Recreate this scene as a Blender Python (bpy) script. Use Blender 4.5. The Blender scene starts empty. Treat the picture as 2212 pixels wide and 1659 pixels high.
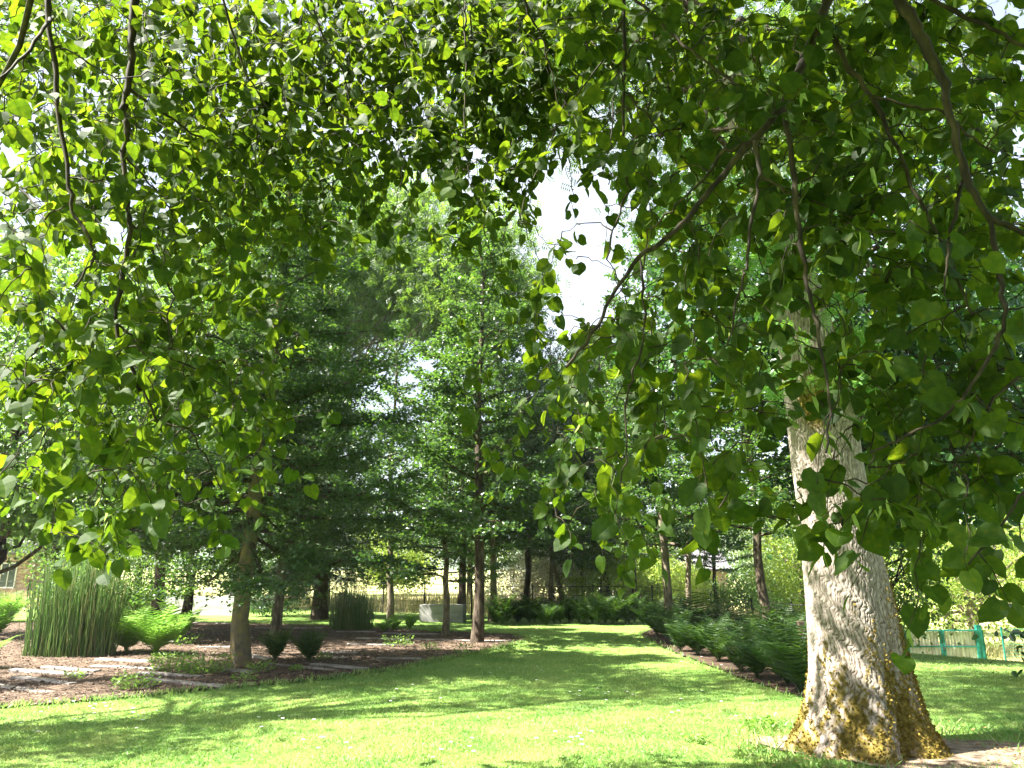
import bpy, math, random
import numpy as np
from mathutils import Vector
SC = bpy.context.scene
# ------------------------------------------------------------------ camera, sky, sun, exposure
CAMZ = 1.6
PITCH = math.radians(14.4)
FPX = 1598.0                      # focal length in pixels of a 2212 x 1659 picture
cam_d = bpy.data.cameras.new("camera"); cam = bpy.data.objects.new("camera", cam_d)
SC.collection.objects.link(cam); SC.camera = cam
cam.location = (0, 0, CAMZ); cam.rotation_euler = (math.pi/2 + PITCH, 0, 0)
cam_d.sensor_width = 36; cam_d.lens = 36*FPX/2212; cam_d.clip_start = 0.05; cam_d.clip_end = 4000
SUN_EL = math.radians(54); SUN_AZ = math.radians(257)     # azimuth clockwise from +Y
SUND = np.array([math.sin(SUN_AZ)*math.cos(SUN_EL), math.cos(SUN_AZ)*math.cos(SUN_EL), math.sin(SUN_EL)])
W = bpy.data.worlds.new("World"); SC.world = W; W.use_nodes = True
wn = W.node_tree.nodes; wl = W.node_tree.links
sky = wn.new("ShaderNodeTexSky"); sky.sky_type = 'NISHITA'; sky.sun_disc = False
sky.sun_elevation = SUN_EL; sky.sun_rotation = SUN_AZ; sky.dust_density = 5; sky.air_density = 1.0
wn["Background"].inputs[1].default_value = 0.05
tcw = wn.new("ShaderNodeTexCoord"); nw = wn.new("ShaderNodeTexNoise"); nw.inputs["Scale"].default_value = 1.6; nw.inputs["Detail"].default_value = 7
rw = wn.new("ShaderNodeValToRGB"); rw.color_ramp.elements[0].position = .40; rw.color_ramp.elements[1].position = .66   # thin bright cloud
mw = wn.new("ShaderNodeMixRGB"); mw.inputs[2].default_value = (3.1, 3.4, 4.1, 1)
wl.new(tcw.outputs["Generated"], nw.inputs["Vector"]); wl.new(nw.outputs[0], rw.inputs[0]); wl.new(rw.outputs[0], mw.inputs[0]); wl.new(sky.outputs[0], mw.inputs[1])
wl.new(mw.outputs[0], wn["Background"].inputs[0])
sd = bpy.data.lights.new("sun", 'SUN'); sd.energy = 5.0; sd.angle = math.radians(0.53); sd.color = (1, .95, .86)
so = bpy.data.objects.new("sun", sd); SC.collection.objects.link(so); so.location = (-20, -5, 30)
so.rotation_euler = Vector(SUND).to_track_quat('Z', 'Y').to_euler()
SC.view_settings.view_transform = 'Standard'; SC.view_settings.look = 'None'
SC.view_settings.exposure = 2.98; SC.view_settings.gamma = 1
SC.cycles.max_bounces = 6; SC.cycles.diffuse_bounces = 4; SC.cycles.glossy_bounces = 2
SC.cycles.transmission_bounces = 4; SC.cycles.transparent_max_bounces = 4; SC.cycles.use_denoising = True
SC.cycles.sample_clamp_indirect = 4
# ------------------------------------------------------------------ helpers
COL = SC.collection
def rng(s): return np.random.default_rng(s)
def nz(a):
    a = np.asarray(a, float); return a/np.maximum(np.linalg.norm(a, axis=-1, keepdims=True), 1e-9)
def sst(x, a, b):
    t = np.clip((np.asarray(x, float)-a)/(b-a), 0, 1); return t*t*(3-2*t)
def H(x, y):
    x = np.asarray(x, float); y = np.asarray(y, float)
    h = -2.5*sst(x, 4, 19)*sst(y, 9, 34)
    h = h + 0.03*np.sin(x*.55+1)*np.sin(y*.4)*sst(y, 3, 9)
    far = np.hypot(x, y)
    return h + 3.0*sst(far, 90, 300)
def RAY(u, v):
    a = (u-1106)/FPX; k = (829.5-v)/FPX
    return np.array([a, math.cos(PITCH)-k*math.sin(PITCH), math.sin(PITCH)+k*math.cos(PITCH)])
def P(u, v, y):
    """the place at distance y (metres forward) that the photograph shows at u, v"""
    d = RAY(u, v); return d*(y/d[1]) + np.array([0, 0, CAMZ])
def G(u, v):
    d = RAY(u, v); t = 2.0
    for i in range(20000):
        p = d*t
        if p[2]+CAMZ <= H(p[0], p[1]): break
        t += .02
    return np.array([p[0], p[1], float(H(p[0], p[1]))])
def tag(o, label=None, cat=None, group=None, kind=None):
    for k, v in (('label', label), ('category', cat), ('group', group), ('kind', kind)):
        if v: o[k] = v
    return o
def link(o, parent=None):
    COL.objects.link(o)
    if parent: o.parent = parent
    return o
def empty(name, loc, label, cat, group=None, rz=0, sc=1):
    o = link(bpy.data.objects.new(name, None)); o.location = tuple(float(a) for a in loc); o.rotation_euler = (0, 0, rz)
    o.scale = (sc, sc, sc); o.empty_display_size = .2
    return tag(o, label, cat, group)
def copy_tree(o, parent=None):
    c = o.copy(); link(c, parent)
    for ch in list(o.children): copy_tree(ch, c)
    return c
class Buf:
    def __init__(s): s.v = []; s.f = []; s.m = []; s.n = 0; s.uv = []
    def add(s, v, f, mi=0):
        v = np.asarray(v, float).reshape(-1, 3); f = np.asarray(f, int)
        s.v.append(v); s.f.append(f+s.n); s.m.append(np.full(len(f), mi)); s.n += len(v); s.uv.append(np.zeros((len(v), 2)))
    def box(s, c, d, rz=0, mi=0, top=1.0):
        c = np.array(c, float); d = np.array(d, float)/2
        q = np.array([[-1,-1,-1],[1,-1,-1],[1,1,-1],[-1,1,-1],[-1,-1,1],[1,-1,1],[1,1,1],[-1,1,1]], float)*d
        q[4:, :2] *= top
        R = np.array([[math.cos(rz), -math.sin(rz), 0], [math.sin(rz), math.cos(rz), 0], [0, 0, 1]])
        s.add(q@R.T+c, [[0,3,2,1],[4,5,6,7],[0,1,5,4],[1,2,6,5],[2,3,7,6],[3,0,4,7]], mi)
    def tube(s, pts, rad, n=6, mi=0, cap=True):
        pts = np.asarray(pts, float); m = len(pts); rad = np.broadcast_to(rad, (m,))
        t = nz(np.gradient(pts, axis=0))
        ref = np.array([0, 0, 1.0]) if abs(t[0, 2]) < .9 else np.array([1.0, 0, 0])
        a = nz(np.cross(t, ref)); b = np.cross(t, a)
        ang = np.arange(n)*2*math.pi/n
        ring = pts[:, None]+rad[:, None, None]*(a[:, None]*np.cos(ang)[None, :, None]+b[:, None]*np.sin(ang)[None, :, None])
        i = np.arange(m-1)[:, None]*n; j = np.arange(n)[None]; k = (j+1) % n
        f = np.stack([i+j, i+k, i+n+k, i+n+j], -1).reshape(-1, 4)
        s.add(ring.reshape(-1, 3), f, mi)
        if cap and n == 4: s.add(ring[-1], [[0, 1, 2, 3]], mi)
    def leaves(s, pos, ax, nr, size, tmpl, mi=0):
        """one copy of a leaf template at each place: ax = direction from stalk to tip, nr = roughly the face's normal"""
        tv, tf = tmpl; tv = np.asarray(tv, float); tf = np.asarray(tf, int)
        pos = np.asarray(pos, float); N = len(pos)
        if N == 0: return
        ax = nz(ax); x = nz(np.cross(ax, nr)); z = np.cross(x, ax); size = np.broadcast_to(size, (N,))
        v = pos[:, None]+size[:, None, None]*(tv[None, :, 0:1]*x[:, None]+tv[None, :, 1:2]*ax[:, None]+tv[None, :, 2:3]*z[:, None])
        f = tf[None]+(np.arange(N)*len(tv))[:, None, None]
        s.add(v.reshape(-1, 3), f.reshape(-1, tf.shape[1]), mi); s.uv[-1] = np.tile(tv[:, :2], (N, 1))
    def build(s, name, mats, parent=None, smooth=False, veins=False):
        me = bpy.data.meshes.new(name); V = np.concatenate(s.v)
        lt = np.concatenate([np.full(len(f), f.shape[1]) for f in s.f]); lv = np.concatenate([f.ravel() for f in s.f])
        me.vertices.add(len(V)); me.vertices.foreach_set("co", V.ravel().astype(np.float32))
        me.loops.add(len(lv)); me.loops.foreach_set("vertex_index", lv.astype(np.int32))
        me.polygons.add(len(lt)); me.polygons.foreach_set("loop_start", (np.cumsum(lt)-lt).astype(np.int32))
        me.polygons.foreach_set("material_index", np.concatenate(s.m).astype(np.int32))
        me.polygons.foreach_set("use_smooth", np.full(len(lt), smooth))
        me.update(calc_edges=True)
        if veins:
            a = me.attributes.new('leafuv', 'FLOAT_VECTOR', 'POINT'); a.data.foreach_set('vector', np.c_[np.concatenate(s.uv), np.zeros(len(V))].ravel().astype(np.float32))
        for m in (mats if isinstance(mats, (list, tuple)) else [mats]): me.materials.append(m)
        return link(bpy.data.objects.new(name, me), parent)
# ------------------------------------------------------------------ materials
def mat(name):
    m = bpy.data.materials.new(name); m.use_nodes = True
    return m, m.node_tree.nodes, m.node_tree.links, m.node_tree.nodes["Principled BSDF"]
def ramp(nd, stops):
    r = nd.new("ShaderNodeValToRGB"); e = r.color_ramp.elements
    while len(e) < len(stops): e.new(.5)
    for i, (p, c) in enumerate(stops): e[i].position = p; e[i].color = (*c, 1)
    return r
def leafmat(name, cols, tcols, tr=.45, rough=.45, spec=.5, veins=False, patch=0):
    m, nd, lk, b = mat(name)
    g = nd.new("ShaderNodeNewGeometry"); n = len(cols)
    r1 = ramp(nd, [(i/max(1, n-1), c) for i, c in enumerate(cols)]); r2 = ramp(nd, [(i/max(1, n-1), c) for i, c in enumerate(tcols)])
    lk.new(g.outputs["Random Per Island"], r1.inputs[0]); lk.new(g.outputs["Random Per Island"], r2.inputs[0])
    b.inputs["Roughness"].default_value = rough; b.inputs["Specular IOR Level"].default_value = spec
    o1, o2 = r1.outputs[0], r2.outputs[0]
    def mul(src, fac):
        q = nd.new("ShaderNodeMixRGB"); q.blend_type = 'MULTIPLY'; q.inputs[0].default_value = 1; lk.new(src, q.inputs[1]); lk.new(fac, q.inputs[2]); return q.outputs[0]
    def mth(op, a, c=None):
        q = nd.new("ShaderNodeMath"); q.operation = op
        for k, w in enumerate((a, c)):
            if w is None: continue
            if isinstance(w, (int, float)): q.inputs[k].default_value = w
            else: lk.new(w, q.inputs[k])
        return q.outputs[0]
    if veins:   # midrib and side veins paler than the blade, blotchy blade
        at = nd.new("ShaderNodeAttribute"); at.attribute_name = "leafuv"; sp = nd.new("ShaderNodeSeparateXYZ"); lk.new(at.outputs["Vector"], sp.inputs[0])
        ax = mth('ABSOLUTE', sp.outputs[0]); mid = mth('LESS_THAN', ax, .028)
        w = mth('SINE', mth('MULTIPLY', mth('SUBTRACT', sp.outputs[1], mth('MULTIPLY', ax, .9)), 42.0)); side = mth('MULTIPLY', mth('GREATER_THAN', w, .86), .5)
        fac = mth('MAXIMUM', mid, side); rr = ramp(nd, [(0, (1, 1, 1)), (1, (1.7, 1.55, 1.9))]); lk.new(fac, rr.inputs[0]); rd = ramp(nd, [(0, (1, 1, 1)), (1, (.62, .68, .6))]); lk.new(fac, rd.inputs[0])
        tc = nd.new("ShaderNodeTexCoord"); n = nd.new("ShaderNodeTexNoise"); n.inputs["Scale"].default_value = 45; lk.new(tc.outputs["Object"], n.inputs["Vector"])
        rn = ramp(nd, [(.3, (.72, .78, .8)), (.62, (1.15, 1.08, 1)), (.74, (1.9, 1.2, .8))]); lk.new(n.outputs[0], rn.inputs[0])
        o1 = mul(mul(o1, rr.outputs[0]), rn.outputs[0]); o2 = mul(mul(o2, rd.outputs[0]), rn.outputs[0])
    if patch:
        tc = nd.new("ShaderNodeTexCoord"); n = nd.new("ShaderNodeTexNoise"); n.inputs["Scale"].default_value = patch; n.inputs["Detail"].default_value = 6; lk.new(tc.outputs["Object"], n.inputs["Vector"])
        rn = ramp(nd, [(.32, (.62, .80, .7)), (.5, (1, 1, 1)), (.68, (1.35, 1.12, 1.3))]); lk.new(n.outputs[0], rn.inputs[0]); o1 = mul(o1, rn.outputs[0]); o2 = mul(o2, rn.outputs[0])
    lk.new(o1, b.inputs["Base Color"])
    t = nd.new("ShaderNodeBsdfTranslucent"); lk.new(o2, t.inputs[0])
    mx = nd.new("ShaderNodeMixShader"); mx.inputs[0].default_value = tr
    lk.new(b.outputs[0], mx.inputs[1]); lk.new(t.outputs[0], mx.inputs[2]); lk.new(mx.outputs[0], nd["Material Output"].inputs[0])
    return m
def noisemat(name, cols, scale=(5, 5, 5), detail=6, rough=.85, bump=.0, bscale=None, lo=.35, hi=.65, voro=None):
    m, nd, lk, b = mat(name)
    tc = nd.new("ShaderNodeTexCoord"); mp = nd.new("ShaderNodeMapping"); mp.inputs["Scale"].default_value = scale
    lk.new(tc.outputs["Object"], mp.inputs[0]); nt = nd.new("ShaderNodeTexNoise"); nt.inputs["Scale"].default_value = 1; nt.inputs["Detail"].default_value = detail
    lk.new(mp.outputs[0], nt.inputs["Vector"]); n = len(cols)
    r = ramp(nd, [(lo+(hi-lo)*i/max(1, n-1), c) for i, c in enumerate(cols)]); lk.new(nt.outputs[0], r.inputs[0])
    lk.new(r.outputs[0], b.inputs["Base Color"]); b.inputs["Roughness"].default_value = rough; b.inputs["Specular IOR Level"].default_value = .25
    if bump:
        n2 = nd.new("ShaderNodeTexNoise"); n2.inputs["Detail"].default_value = 8; n2.inputs["Scale"].default_value = 1
        m2 = nd.new("ShaderNodeMapping"); m2.inputs["Scale"].default_value = bscale or scale
        lk.new(tc.outputs["Object"], m2.inputs[0]); lk.new(m2.outputs[0], n2.inputs["Vector"])
        bp = nd.new("ShaderNodeBump"); bp.inputs["Strength"].default_value = bump; bp.inputs["Distance"].default_value = .02
        lk.new(n2.outputs[0], bp.inputs["Height"]); lk.new(bp.outputs[0], b.inputs["Normal"])
    return m
M = {}
M['linden'] = leafmat("linden_leaf", [(.018,.042,.008),(.027,.058,.008),(.038,.075,.010),(.024,.054,.012)], [(.060,.115,.005),(.10,.175,.006),(.16,.24,.009),(.075,.14,.006)], .55, .6, .22, veins=True)
M['linden_far'] = M['linden']
M['bract'] = leafmat("linden_bract", [(.20,.30,.08),(.28,.38,.11)], [(.40,.55,.10),(.5,.62,.16)], .5, .6)
M['ginkgo'] = leafmat("ginkgo_leaf", [(.018,.048,.017),(.027,.066,.020),(.042,.090,.026),(.028,.070,.022)], [(.06,.15,.013),(.09,.20,.018),(.14,.26,.025),(.08,.18,.018)], .42, .36, .7)
M['ash'] = leafmat("ash_leaf", [(.035,.075,.018),(.05,.10,.02),(.07,.13,.025)], [(.14,.28,.02),(.2,.36,.03),(.28,.42,.04)], .45, .45)
M['shoot'] = leafmat("ash_shoot_leaf", [(.07,.17,.03),(.10,.23,.045)], [(.22,.5,.05),(.3,.58,.07)], .4, .45)
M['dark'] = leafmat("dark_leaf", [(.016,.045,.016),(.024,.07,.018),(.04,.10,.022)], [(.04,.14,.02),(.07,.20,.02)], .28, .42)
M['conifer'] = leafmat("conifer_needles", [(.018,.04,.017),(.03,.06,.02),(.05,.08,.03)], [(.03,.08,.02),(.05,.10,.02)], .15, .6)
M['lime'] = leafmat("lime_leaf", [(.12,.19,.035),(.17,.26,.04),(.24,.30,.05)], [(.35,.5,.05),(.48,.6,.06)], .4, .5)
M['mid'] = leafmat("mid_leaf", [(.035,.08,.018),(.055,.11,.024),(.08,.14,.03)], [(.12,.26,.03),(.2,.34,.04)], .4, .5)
M['flower'] = leafmat("blossom", [(.55,.50,.42),(.7,.64,.56),(.10,.17,.05)], [(.5,.5,.35),(.6,.6,.4),(.2,.35,.06)], .3, .7)
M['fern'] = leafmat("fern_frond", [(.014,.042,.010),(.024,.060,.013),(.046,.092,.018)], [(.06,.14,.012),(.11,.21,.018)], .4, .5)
M['fernlit'] = leafmat("fern_frond_sunlit", [(.12,.22,.035),(.17,.28,.045),(.22,.33,.06)], [(.22,.5,.06),(.32,.6,.08)], .4, .5)  # lit copy of the fern fronds, sunlight painted into the brighter greens
M['horse'] = leafmat("horsetail_stem", [(.03,.08,.02),(.08,.18,.04),(.18,.30,.07),(.05,.10,.03),(.28,.27,.11),(.10,.20,.05)], [(.1,.3,.05)]*6, .15, .35)
M['grass'] = leafmat("grass_blade", [(.095,.21,.045),(.14,.27,.06),(.19,.32,.08),(.27,.35,.115)], [(.26,.44,.08),(.33,.5,.11),(.4,.54,.14),(.46,.55,.19)], .4, .5, patch=1.3)
M['hay'] = leafmat("meadow_grass", [(.24,.24,.10),(.36,.32,.15),(.45,.38,.2),(.16,.22,.06)], [(.4,.4,.15),(.5,.45,.2),(.55,.45,.25),(.3,.4,.1)], .35, .7)
M['clover'] = leafmat("clover_leaf", [(.06,.14,.03),(.09,.19,.04)], [(.15,.35,.04),(.2,.4,.06)], .4, .5)
M['weed'] = leafmat("weed_leaf", [(.09,.18,.03),(.14,.24,.05)], [(.25,.5,.05),(.35,.55,.08)], .4, .5)
M['laurel'] = leafmat("laurel_leaf", [(.015,.045,.015),(.025,.07,.02)], [(.05,.16,.02),(.08,.22,.02)], .2, .22, .7)
M['ivy'] = M['dark']
M['chip'] = leafmat("bark_chip", [(.05,.033,.02),(.08,.054,.034),(.13,.09,.06),(.24,.18,.125),(.035,.022,.015)], [(.1,.06,.04)]*5, .03, .85)
M['petal'] = leafmat("petal_white", [(.8,.8,.75)], [(.8,.8,.7)], .2, .6)
M['leaflitter'] = leafmat("fallen_leaf", [(.30,.17,.06),(.4,.28,.12),(.2,.1,.04)], [(.3,.2,.05)]*3, .2, .7)
M['twig'] = noisemat("twig_bark", [(.012,.009,.006),(.024,.018,.010),(.048,.038,.019)], (30, 30, 8), rough=.8)
M['bark_g'] = noisemat("ginkgo_bark", [(.07,.055,.035),(.14,.115,.075),(.22,.19,.13)], (14, 14, 5), rough=.9, bump=.8, bscale=(40, 40, 10))
M['bark_y'] = noisemat("lichen_bark", [(.08,.065,.045),(.15,.125,.085),(.17,.14,.07),(.23,.18,.06)], (9, 9, 7), rough=.9, bump=.9, bscale=(50, 50, 25), lo=.3, hi=.7)
M['bark_d'] = noisemat("dark_bark", [(.025,.018,.013),(.055,.04,.028),(.10,.08,.055)], (14, 14, 5), rough=.9, bump=.8, bscale=(40, 40, 10))
M['bark_w'] = noisemat("pale_bark", [(.08,.07,.05),(.35,.32,.27),(.5,.46,.4)], (4, 4, 7), rough=.9, bump=.5)
M['drysoil'] = noisemat("dry_soil", [(.10,.075,.05),(.19,.145,.10),(.28,.22,.16)], (9, 9, 9), detail=10, rough=.95, bump=.9, bscale=(50, 50, 50))
M['soil'] = noisemat("soil", [(.018,.012,.008),(.045,.028,.018),(.08,.05,.03)], (9, 9, 9), rough=.95, bump=.8)
M['mulch'] = noisemat("mulch", [(.025,.017,.011),(.06,.04,.026),(.10,.068,.046),(.16,.115,.08)], (7, 7, 7), detail=12, rough=.95, bump=1, bscale=(30, 30, 30), lo=.3, hi=.7)
M['timber'] = noisemat("weathered_timber", [(.12,.11,.10),(.22,.20,.18),(.34,.31,.28)], (3, 30, 30), rough=.9, bump=.7, bscale=(6, 60, 60))
M['concrete'] = noisemat("concrete", [(.22,.22,.21),(.30,.295,.28),(.36,.35,.33)], (2, 2, 5), rough=.9, bump=.15, bscale=(60, 60, 60))
M['green_paint'] = noisemat("green_paint", [(.006,.10,.075),(.01,.13,.10),(.02,.16,.12)], (6, 6, 6), rough=.4)
M['board_w'] = noisemat("weathered_board", [(.30,.24,.21),(.42,.36,.32),(.55,.49,.44)], (9, 9, 1.2), rough=.9, bump=.4)
M['post_w'] = noisemat("post_wood", [(.14,.10,.07),(.24,.18,.13)], (12, 12, 2), rough=.9, bump=.4)
M['iron'] = noisemat("dark_metal", [(.02,.022,.02),(.035,.035,.03)], (10, 10, 10), rough=.6)
M['sign_d'] = noisemat("sign_dark", [(.03,.025,.04),(.04,.035,.05)], (3, 3, 3), rough=.5)
M['sign_g'] = noisemat("sign_green", [(.12,.32,.12),(.14,.36,.14)], (3, 3, 3), rough=.5)
M['sign_b'] = noisemat("sign_blue_grey", [(.14,.17,.25),(.16,.19,.27)], (3, 3, 3), rough=.5)
M['sign_t'] = noisemat("sign_text", [(.3,.42,.42),(.35,.45,.45)], (3, 3, 3), rough=.5)
M['brickwall'] = noisemat("pale_brick", [(.25,.16,.12),(.38,.27,.2),(.48,.38,.3)], (3, 3, 9), rough=.9)
M['pinkwall'] = noisemat("pink_render", [(.55,.36,.27),(.62,.42,.32)], (1, 1, 1), rough=.9)
M['whitewall'] = noisemat("white_render", [(.62,.62,.62),(.7,.7,.7)], (1, 1, 1), rough=.9)
M['slate'] = noisemat("roof_slate", [(.10,.10,.11),(.16,.15,.16)], (2, 2, 8), rough=.7)
M['tile'] = noisemat("roof_tile", [(.25,.09,.05),(.35,.14,.08)], (2, 2, 8), rough=.8)
mg, nd, lk, b = mat("window_glass"); b.inputs["Base Color"].default_value = (.05, .06, .07, 1); b.inputs["Roughness"].default_value = .08; M['glass'] = mg
M['hillm'] = noisemat("hill_woods", [(.05,.08,.04),(.08,.11,.05),(.14,.14,.07)], (.02, .02, .02), detail=10, rough=1)
def ground_mat():
    m, nd, lk, b = mat("ground_cover")
    tc = nd.new("ShaderNodeTexCoord"); at = nd.new("ShaderNodeAttribute"); at.attribute_name = "meadow"
    def noise(s, d=6):
        n = nd.new("ShaderNodeTexNoise"); n.inputs["Scale"].default_value = s; n.inputs["Detail"].default_value = d
        lk.new(tc.outputs["Object"], n.inputs["Vector"]); return n
    n1 = noise(1.1); n2 = noise(35, 10); n3 = noise(.25)
    a = ramp(nd, [(.3, (.11,.20,.035)), (.5, (.16,.26,.05)), (.7, (.22,.30,.08))]); lk.new(n1.outputs[0], a.inputs[0])
    c = ramp(nd, [(.3, (.35,.4,.3)), (.7, (1.25,1.25,1.3))]); lk.new(n2.outputs[0], c.inputs[0])
    mu = nd.new("ShaderNodeMixRGB"); mu.blend_type = 'MULTIPLY'; mu.inputs[0].default_value = .8
    lk.new(a.outputs[0], mu.inputs[1]); lk.new(c.outputs[0], mu.inputs[2])
    me = ramp(nd, [(.35, (.13,.2,.05)), (.55, (.33,.30,.13)), (.7, (.42,.36,.18))]); lk.new(n3.outputs[0], me.inputs[0])
    mx = nd.new("ShaderNodeMixRGB"); lk.new(at.outputs["Fac"], mx.inputs[0]); lk.new(mu.outputs[0], mx.inputs[1]); lk.new(me.outputs[0], mx.inputs[2])
    lk.new(mx.outputs[0], b.inputs["Base Color"]); b.inputs["Roughness"].default_value = .9; b.inputs["Specular IOR Level"].default_value = .2
    bp = nd.new("ShaderNodeBump"); bp.inputs["Strength"].default_value = .8; bp.inputs["Distance"].default_value = .03
    lk.new(n2.outputs[0], bp.inputs["Height"]); lk.new(bp.outputs[0], b.inputs["Normal"])
    return m
def big_bark():
    m, nd, lk, b = mat("ridged_bark")
    tc = nd.new("ShaderNodeTexCoord"); at = nd.new("ShaderNodeAttribute"); at.attribute_name = "crack"
    ms = nd.new("ShaderNodeAttribute"); ms.attribute_name = "moss"
    n = nd.new("ShaderNodeTexNoise"); n.inputs["Scale"].default_value = 22; n.inputs["Detail"].default_value = 8; lk.new(tc.outputs["Object"], n.inputs["Vector"])
    r = ramp(nd, [(.3, (.20,.17,.145)), (.55, (.31,.27,.235)), (.75, (.42,.38,.34))]); lk.new(n.outputs[0], r.inputs[0])
    mx = nd.new("ShaderNodeMixRGB"); lk.new(at.outputs["Fac"], mx.inputs[0]); lk.new(r.outputs[0], mx.inputs[1]); mx.inputs[2].default_value = (.07, .045, .03, 1)
    mr = ramp(nd, [(.35, (.09,.07,.014)), (.6, (.19,.145,.035)), (.75, (.28,.22,.07))]); lk.new(n.outputs[0], mr.inputs[0])
    m2 = nd.new("ShaderNodeMixRGB"); lk.new(ms.outputs["Fac"], m2.inputs[0]); lk.new(mx.outputs[0], m2.inputs[1]); lk.new(mr.outputs[0], m2.inputs[2])
    lk.new(m2.outputs[0], b.inputs["Base Color"]); b.inputs["Roughness"].default_value = .95; b.inputs["Specular IOR Level"].default_value = .1
    bp = nd.new("ShaderNodeBump"); bp.inputs["Strength"].default_value = .7; bp.inputs["Distance"].default_value = .012
    lk.new(n.outputs[0], bp.inputs["Height"]); lk.new(bp.outputs[0], b.inputs["Normal"])
    return m
# ------------------------------------------------------------------ leaf templates (x across, y along, z up)
def heart_leaf():
    out = [(0,0),(.30,-.10),(.52,.12),(.57,.42),(.47,.72),(.22,.93),(0,1.10)]
    v = [(0, .0, 0), (0, .35, .0), (0, .7, .0), (0, 1.12, -.10)]
    for sgn in (1, -1):
        for (x, y) in out[1:6]: v.append((x*sgn*.95, y, .10*abs(x)*2+(-.12*y*y)))
    v[1] = (0, .35, -.02); v[2] = (0, .7, -.07)
    R = [4, 5, 6, 7, 8]; L = [9, 10, 11, 12, 13]
    f = []
    for a, s in ((R, 0), (L, 1)):
        q = [(0, a[0], a[1]), (0, a[1], 1), (1, a[1], a[2]), (1, a[2], 2), (2, a[2], a[3]), (2, a[3], a[4]), (2, a[4], 3)]
        f += [t if not s else t[::-1] for t in q]
    return v, f
def shear(t, k):   # asymmetric / twisted variant
    v, f = t; return [(x+k*y*y, y, z+k*x*.8-abs(k)*y*y*.5) for x, y, z in v], f
HEART = heart_leaf(); HEARTS = [HEART, shear(HEART, .18), shear(HEART, -.22), shear(HEART, .35)]
FAN = ([(0,0,0),(.42,.55,.06),(.18,.74,0),(0,.62,-.05),(-.18,.74,.0),(-.42,.55,.06)], [(0,1,2),(0,2,3),(0,3,4),(0,4,5)])
DIAM = ([(0,0,0),(.30,.45,.06),(0,1,0),(-.30,.45,.06)], [(0,1,2),(0,2,3)])
BROAD = ([(0,0,0),(.38,.30,.06),(.3,.75,.04),(0,1,-.05),(-.3,.75,.04),(-.38,.30,.06)], [(0,1,2),(0,2,3),(0,3,4),(0,4,5)])
STRIP = ([(-.09,0,0),(.09,0,0),(.12,.5,.04),(-.12,.5,.04),(0,1,-.06)], [(0,1,2),(0,2,3),(3,2,4)])
def pinnate():
    v = [(-.012,0,0),(.012,0,0),(0,1,-.12)]; f = [(0,1,2)]
    for i in range(5):
        y = .22+.16*i; z = -.12*y*y
        for s in (1, -1):
            k = len(v); v += [(0,y,z),(s*.16,y+.02,z+.02),(s*.34,y+.16,z-.02),(s*.14,y+.12,z-.01)]; f += [(k,k+1,k+2),(k,k+2,k+3)]
    k = len(v); v += [(0,1,-.12),(.07,1.12,-.12),(0,1.32,-.2),(-.07,1.12,-.12)]; f += [(k,k+1,k+2),(k,k+2,k+3)]
    return v, f
PINN = pinnate()
def pinn3():
    v = []; f = []
    for i in range(3):
        y = .25+.27*i
        for s in (1, -1):
            k = len(v); v += [(0,y,0),(s*.22,y+.0,.02),(s*.42,y+.2,-.03),(s*.12,y+.14,0)]; f += [(k,k+1,k+2),(k,k+2,k+3)]
    k = len(v); v += [(0,.9,0),(.1,1.1,0),(0,1.4,-.1),(-.1,1.1,0)]; return v, f+[(k,k+1,k+2),(k,k+2,k+3)]
PIN3 = pinn3()
def spray_t():     # conifer sprig: five narrow blades
    v = []; f = []
    for a, l in ((0,1),(.5,.8),(-.5,.8),(.95,.55),(-.95,.55)):
        k = len(v); dx, dy = math.sin(a), math.cos(a); o = .25*(1-l)
        v += [(-.05*dy,o+.05*dx,0),(.05*dy,o-.05*dx,0),(dx*l,o+dy*l,-.05)]; f += [(k,k+1,k+2)]
    return v, f
SPRIG = spray_t()
# ------------------------------------------------------------------ generic trees
def curve_pts(a, b, sag, n, r, jit=.03):
    a = np.asarray(a, float); b = np.asarray(b, float); t = np.linspace(0, 1, n)[:, None]
    L = np.linalg.norm(b-a); p = a*(1-t)+b*t+np.array([0, 0, 1.0])*sag*(4*t*(1-t))*L
    p[1:-1] += r.normal(0, jit*L, (n-2, 3)); return p
def trunk_buf(B, Hh, r0, r, lean=(0, 0), n=8, flare=.35, steps=14):
    t = np.linspace(0, 1, steps); z = Hh*t
    p = np.stack([lean[0]*z+np.cumsum(r.normal(0, .006*Hh, steps))*.5, lean[1]*z+np.cumsum(r.normal(0, .006*Hh, steps))*.5, z], -1); p[0, :2] = 0; p[0, 2] = -.15
    rad = r0*(1-t)**.8+.012; rad = rad*(1+flare*np.exp(-z/.25)); B.tube(p, rad, n); return p
def at_h(p, z):
    return np.array([np.interp(z, p[:, 2], p[:, 0]), np.interp(z, p[:, 2], p[:, 1]), z])
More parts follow.
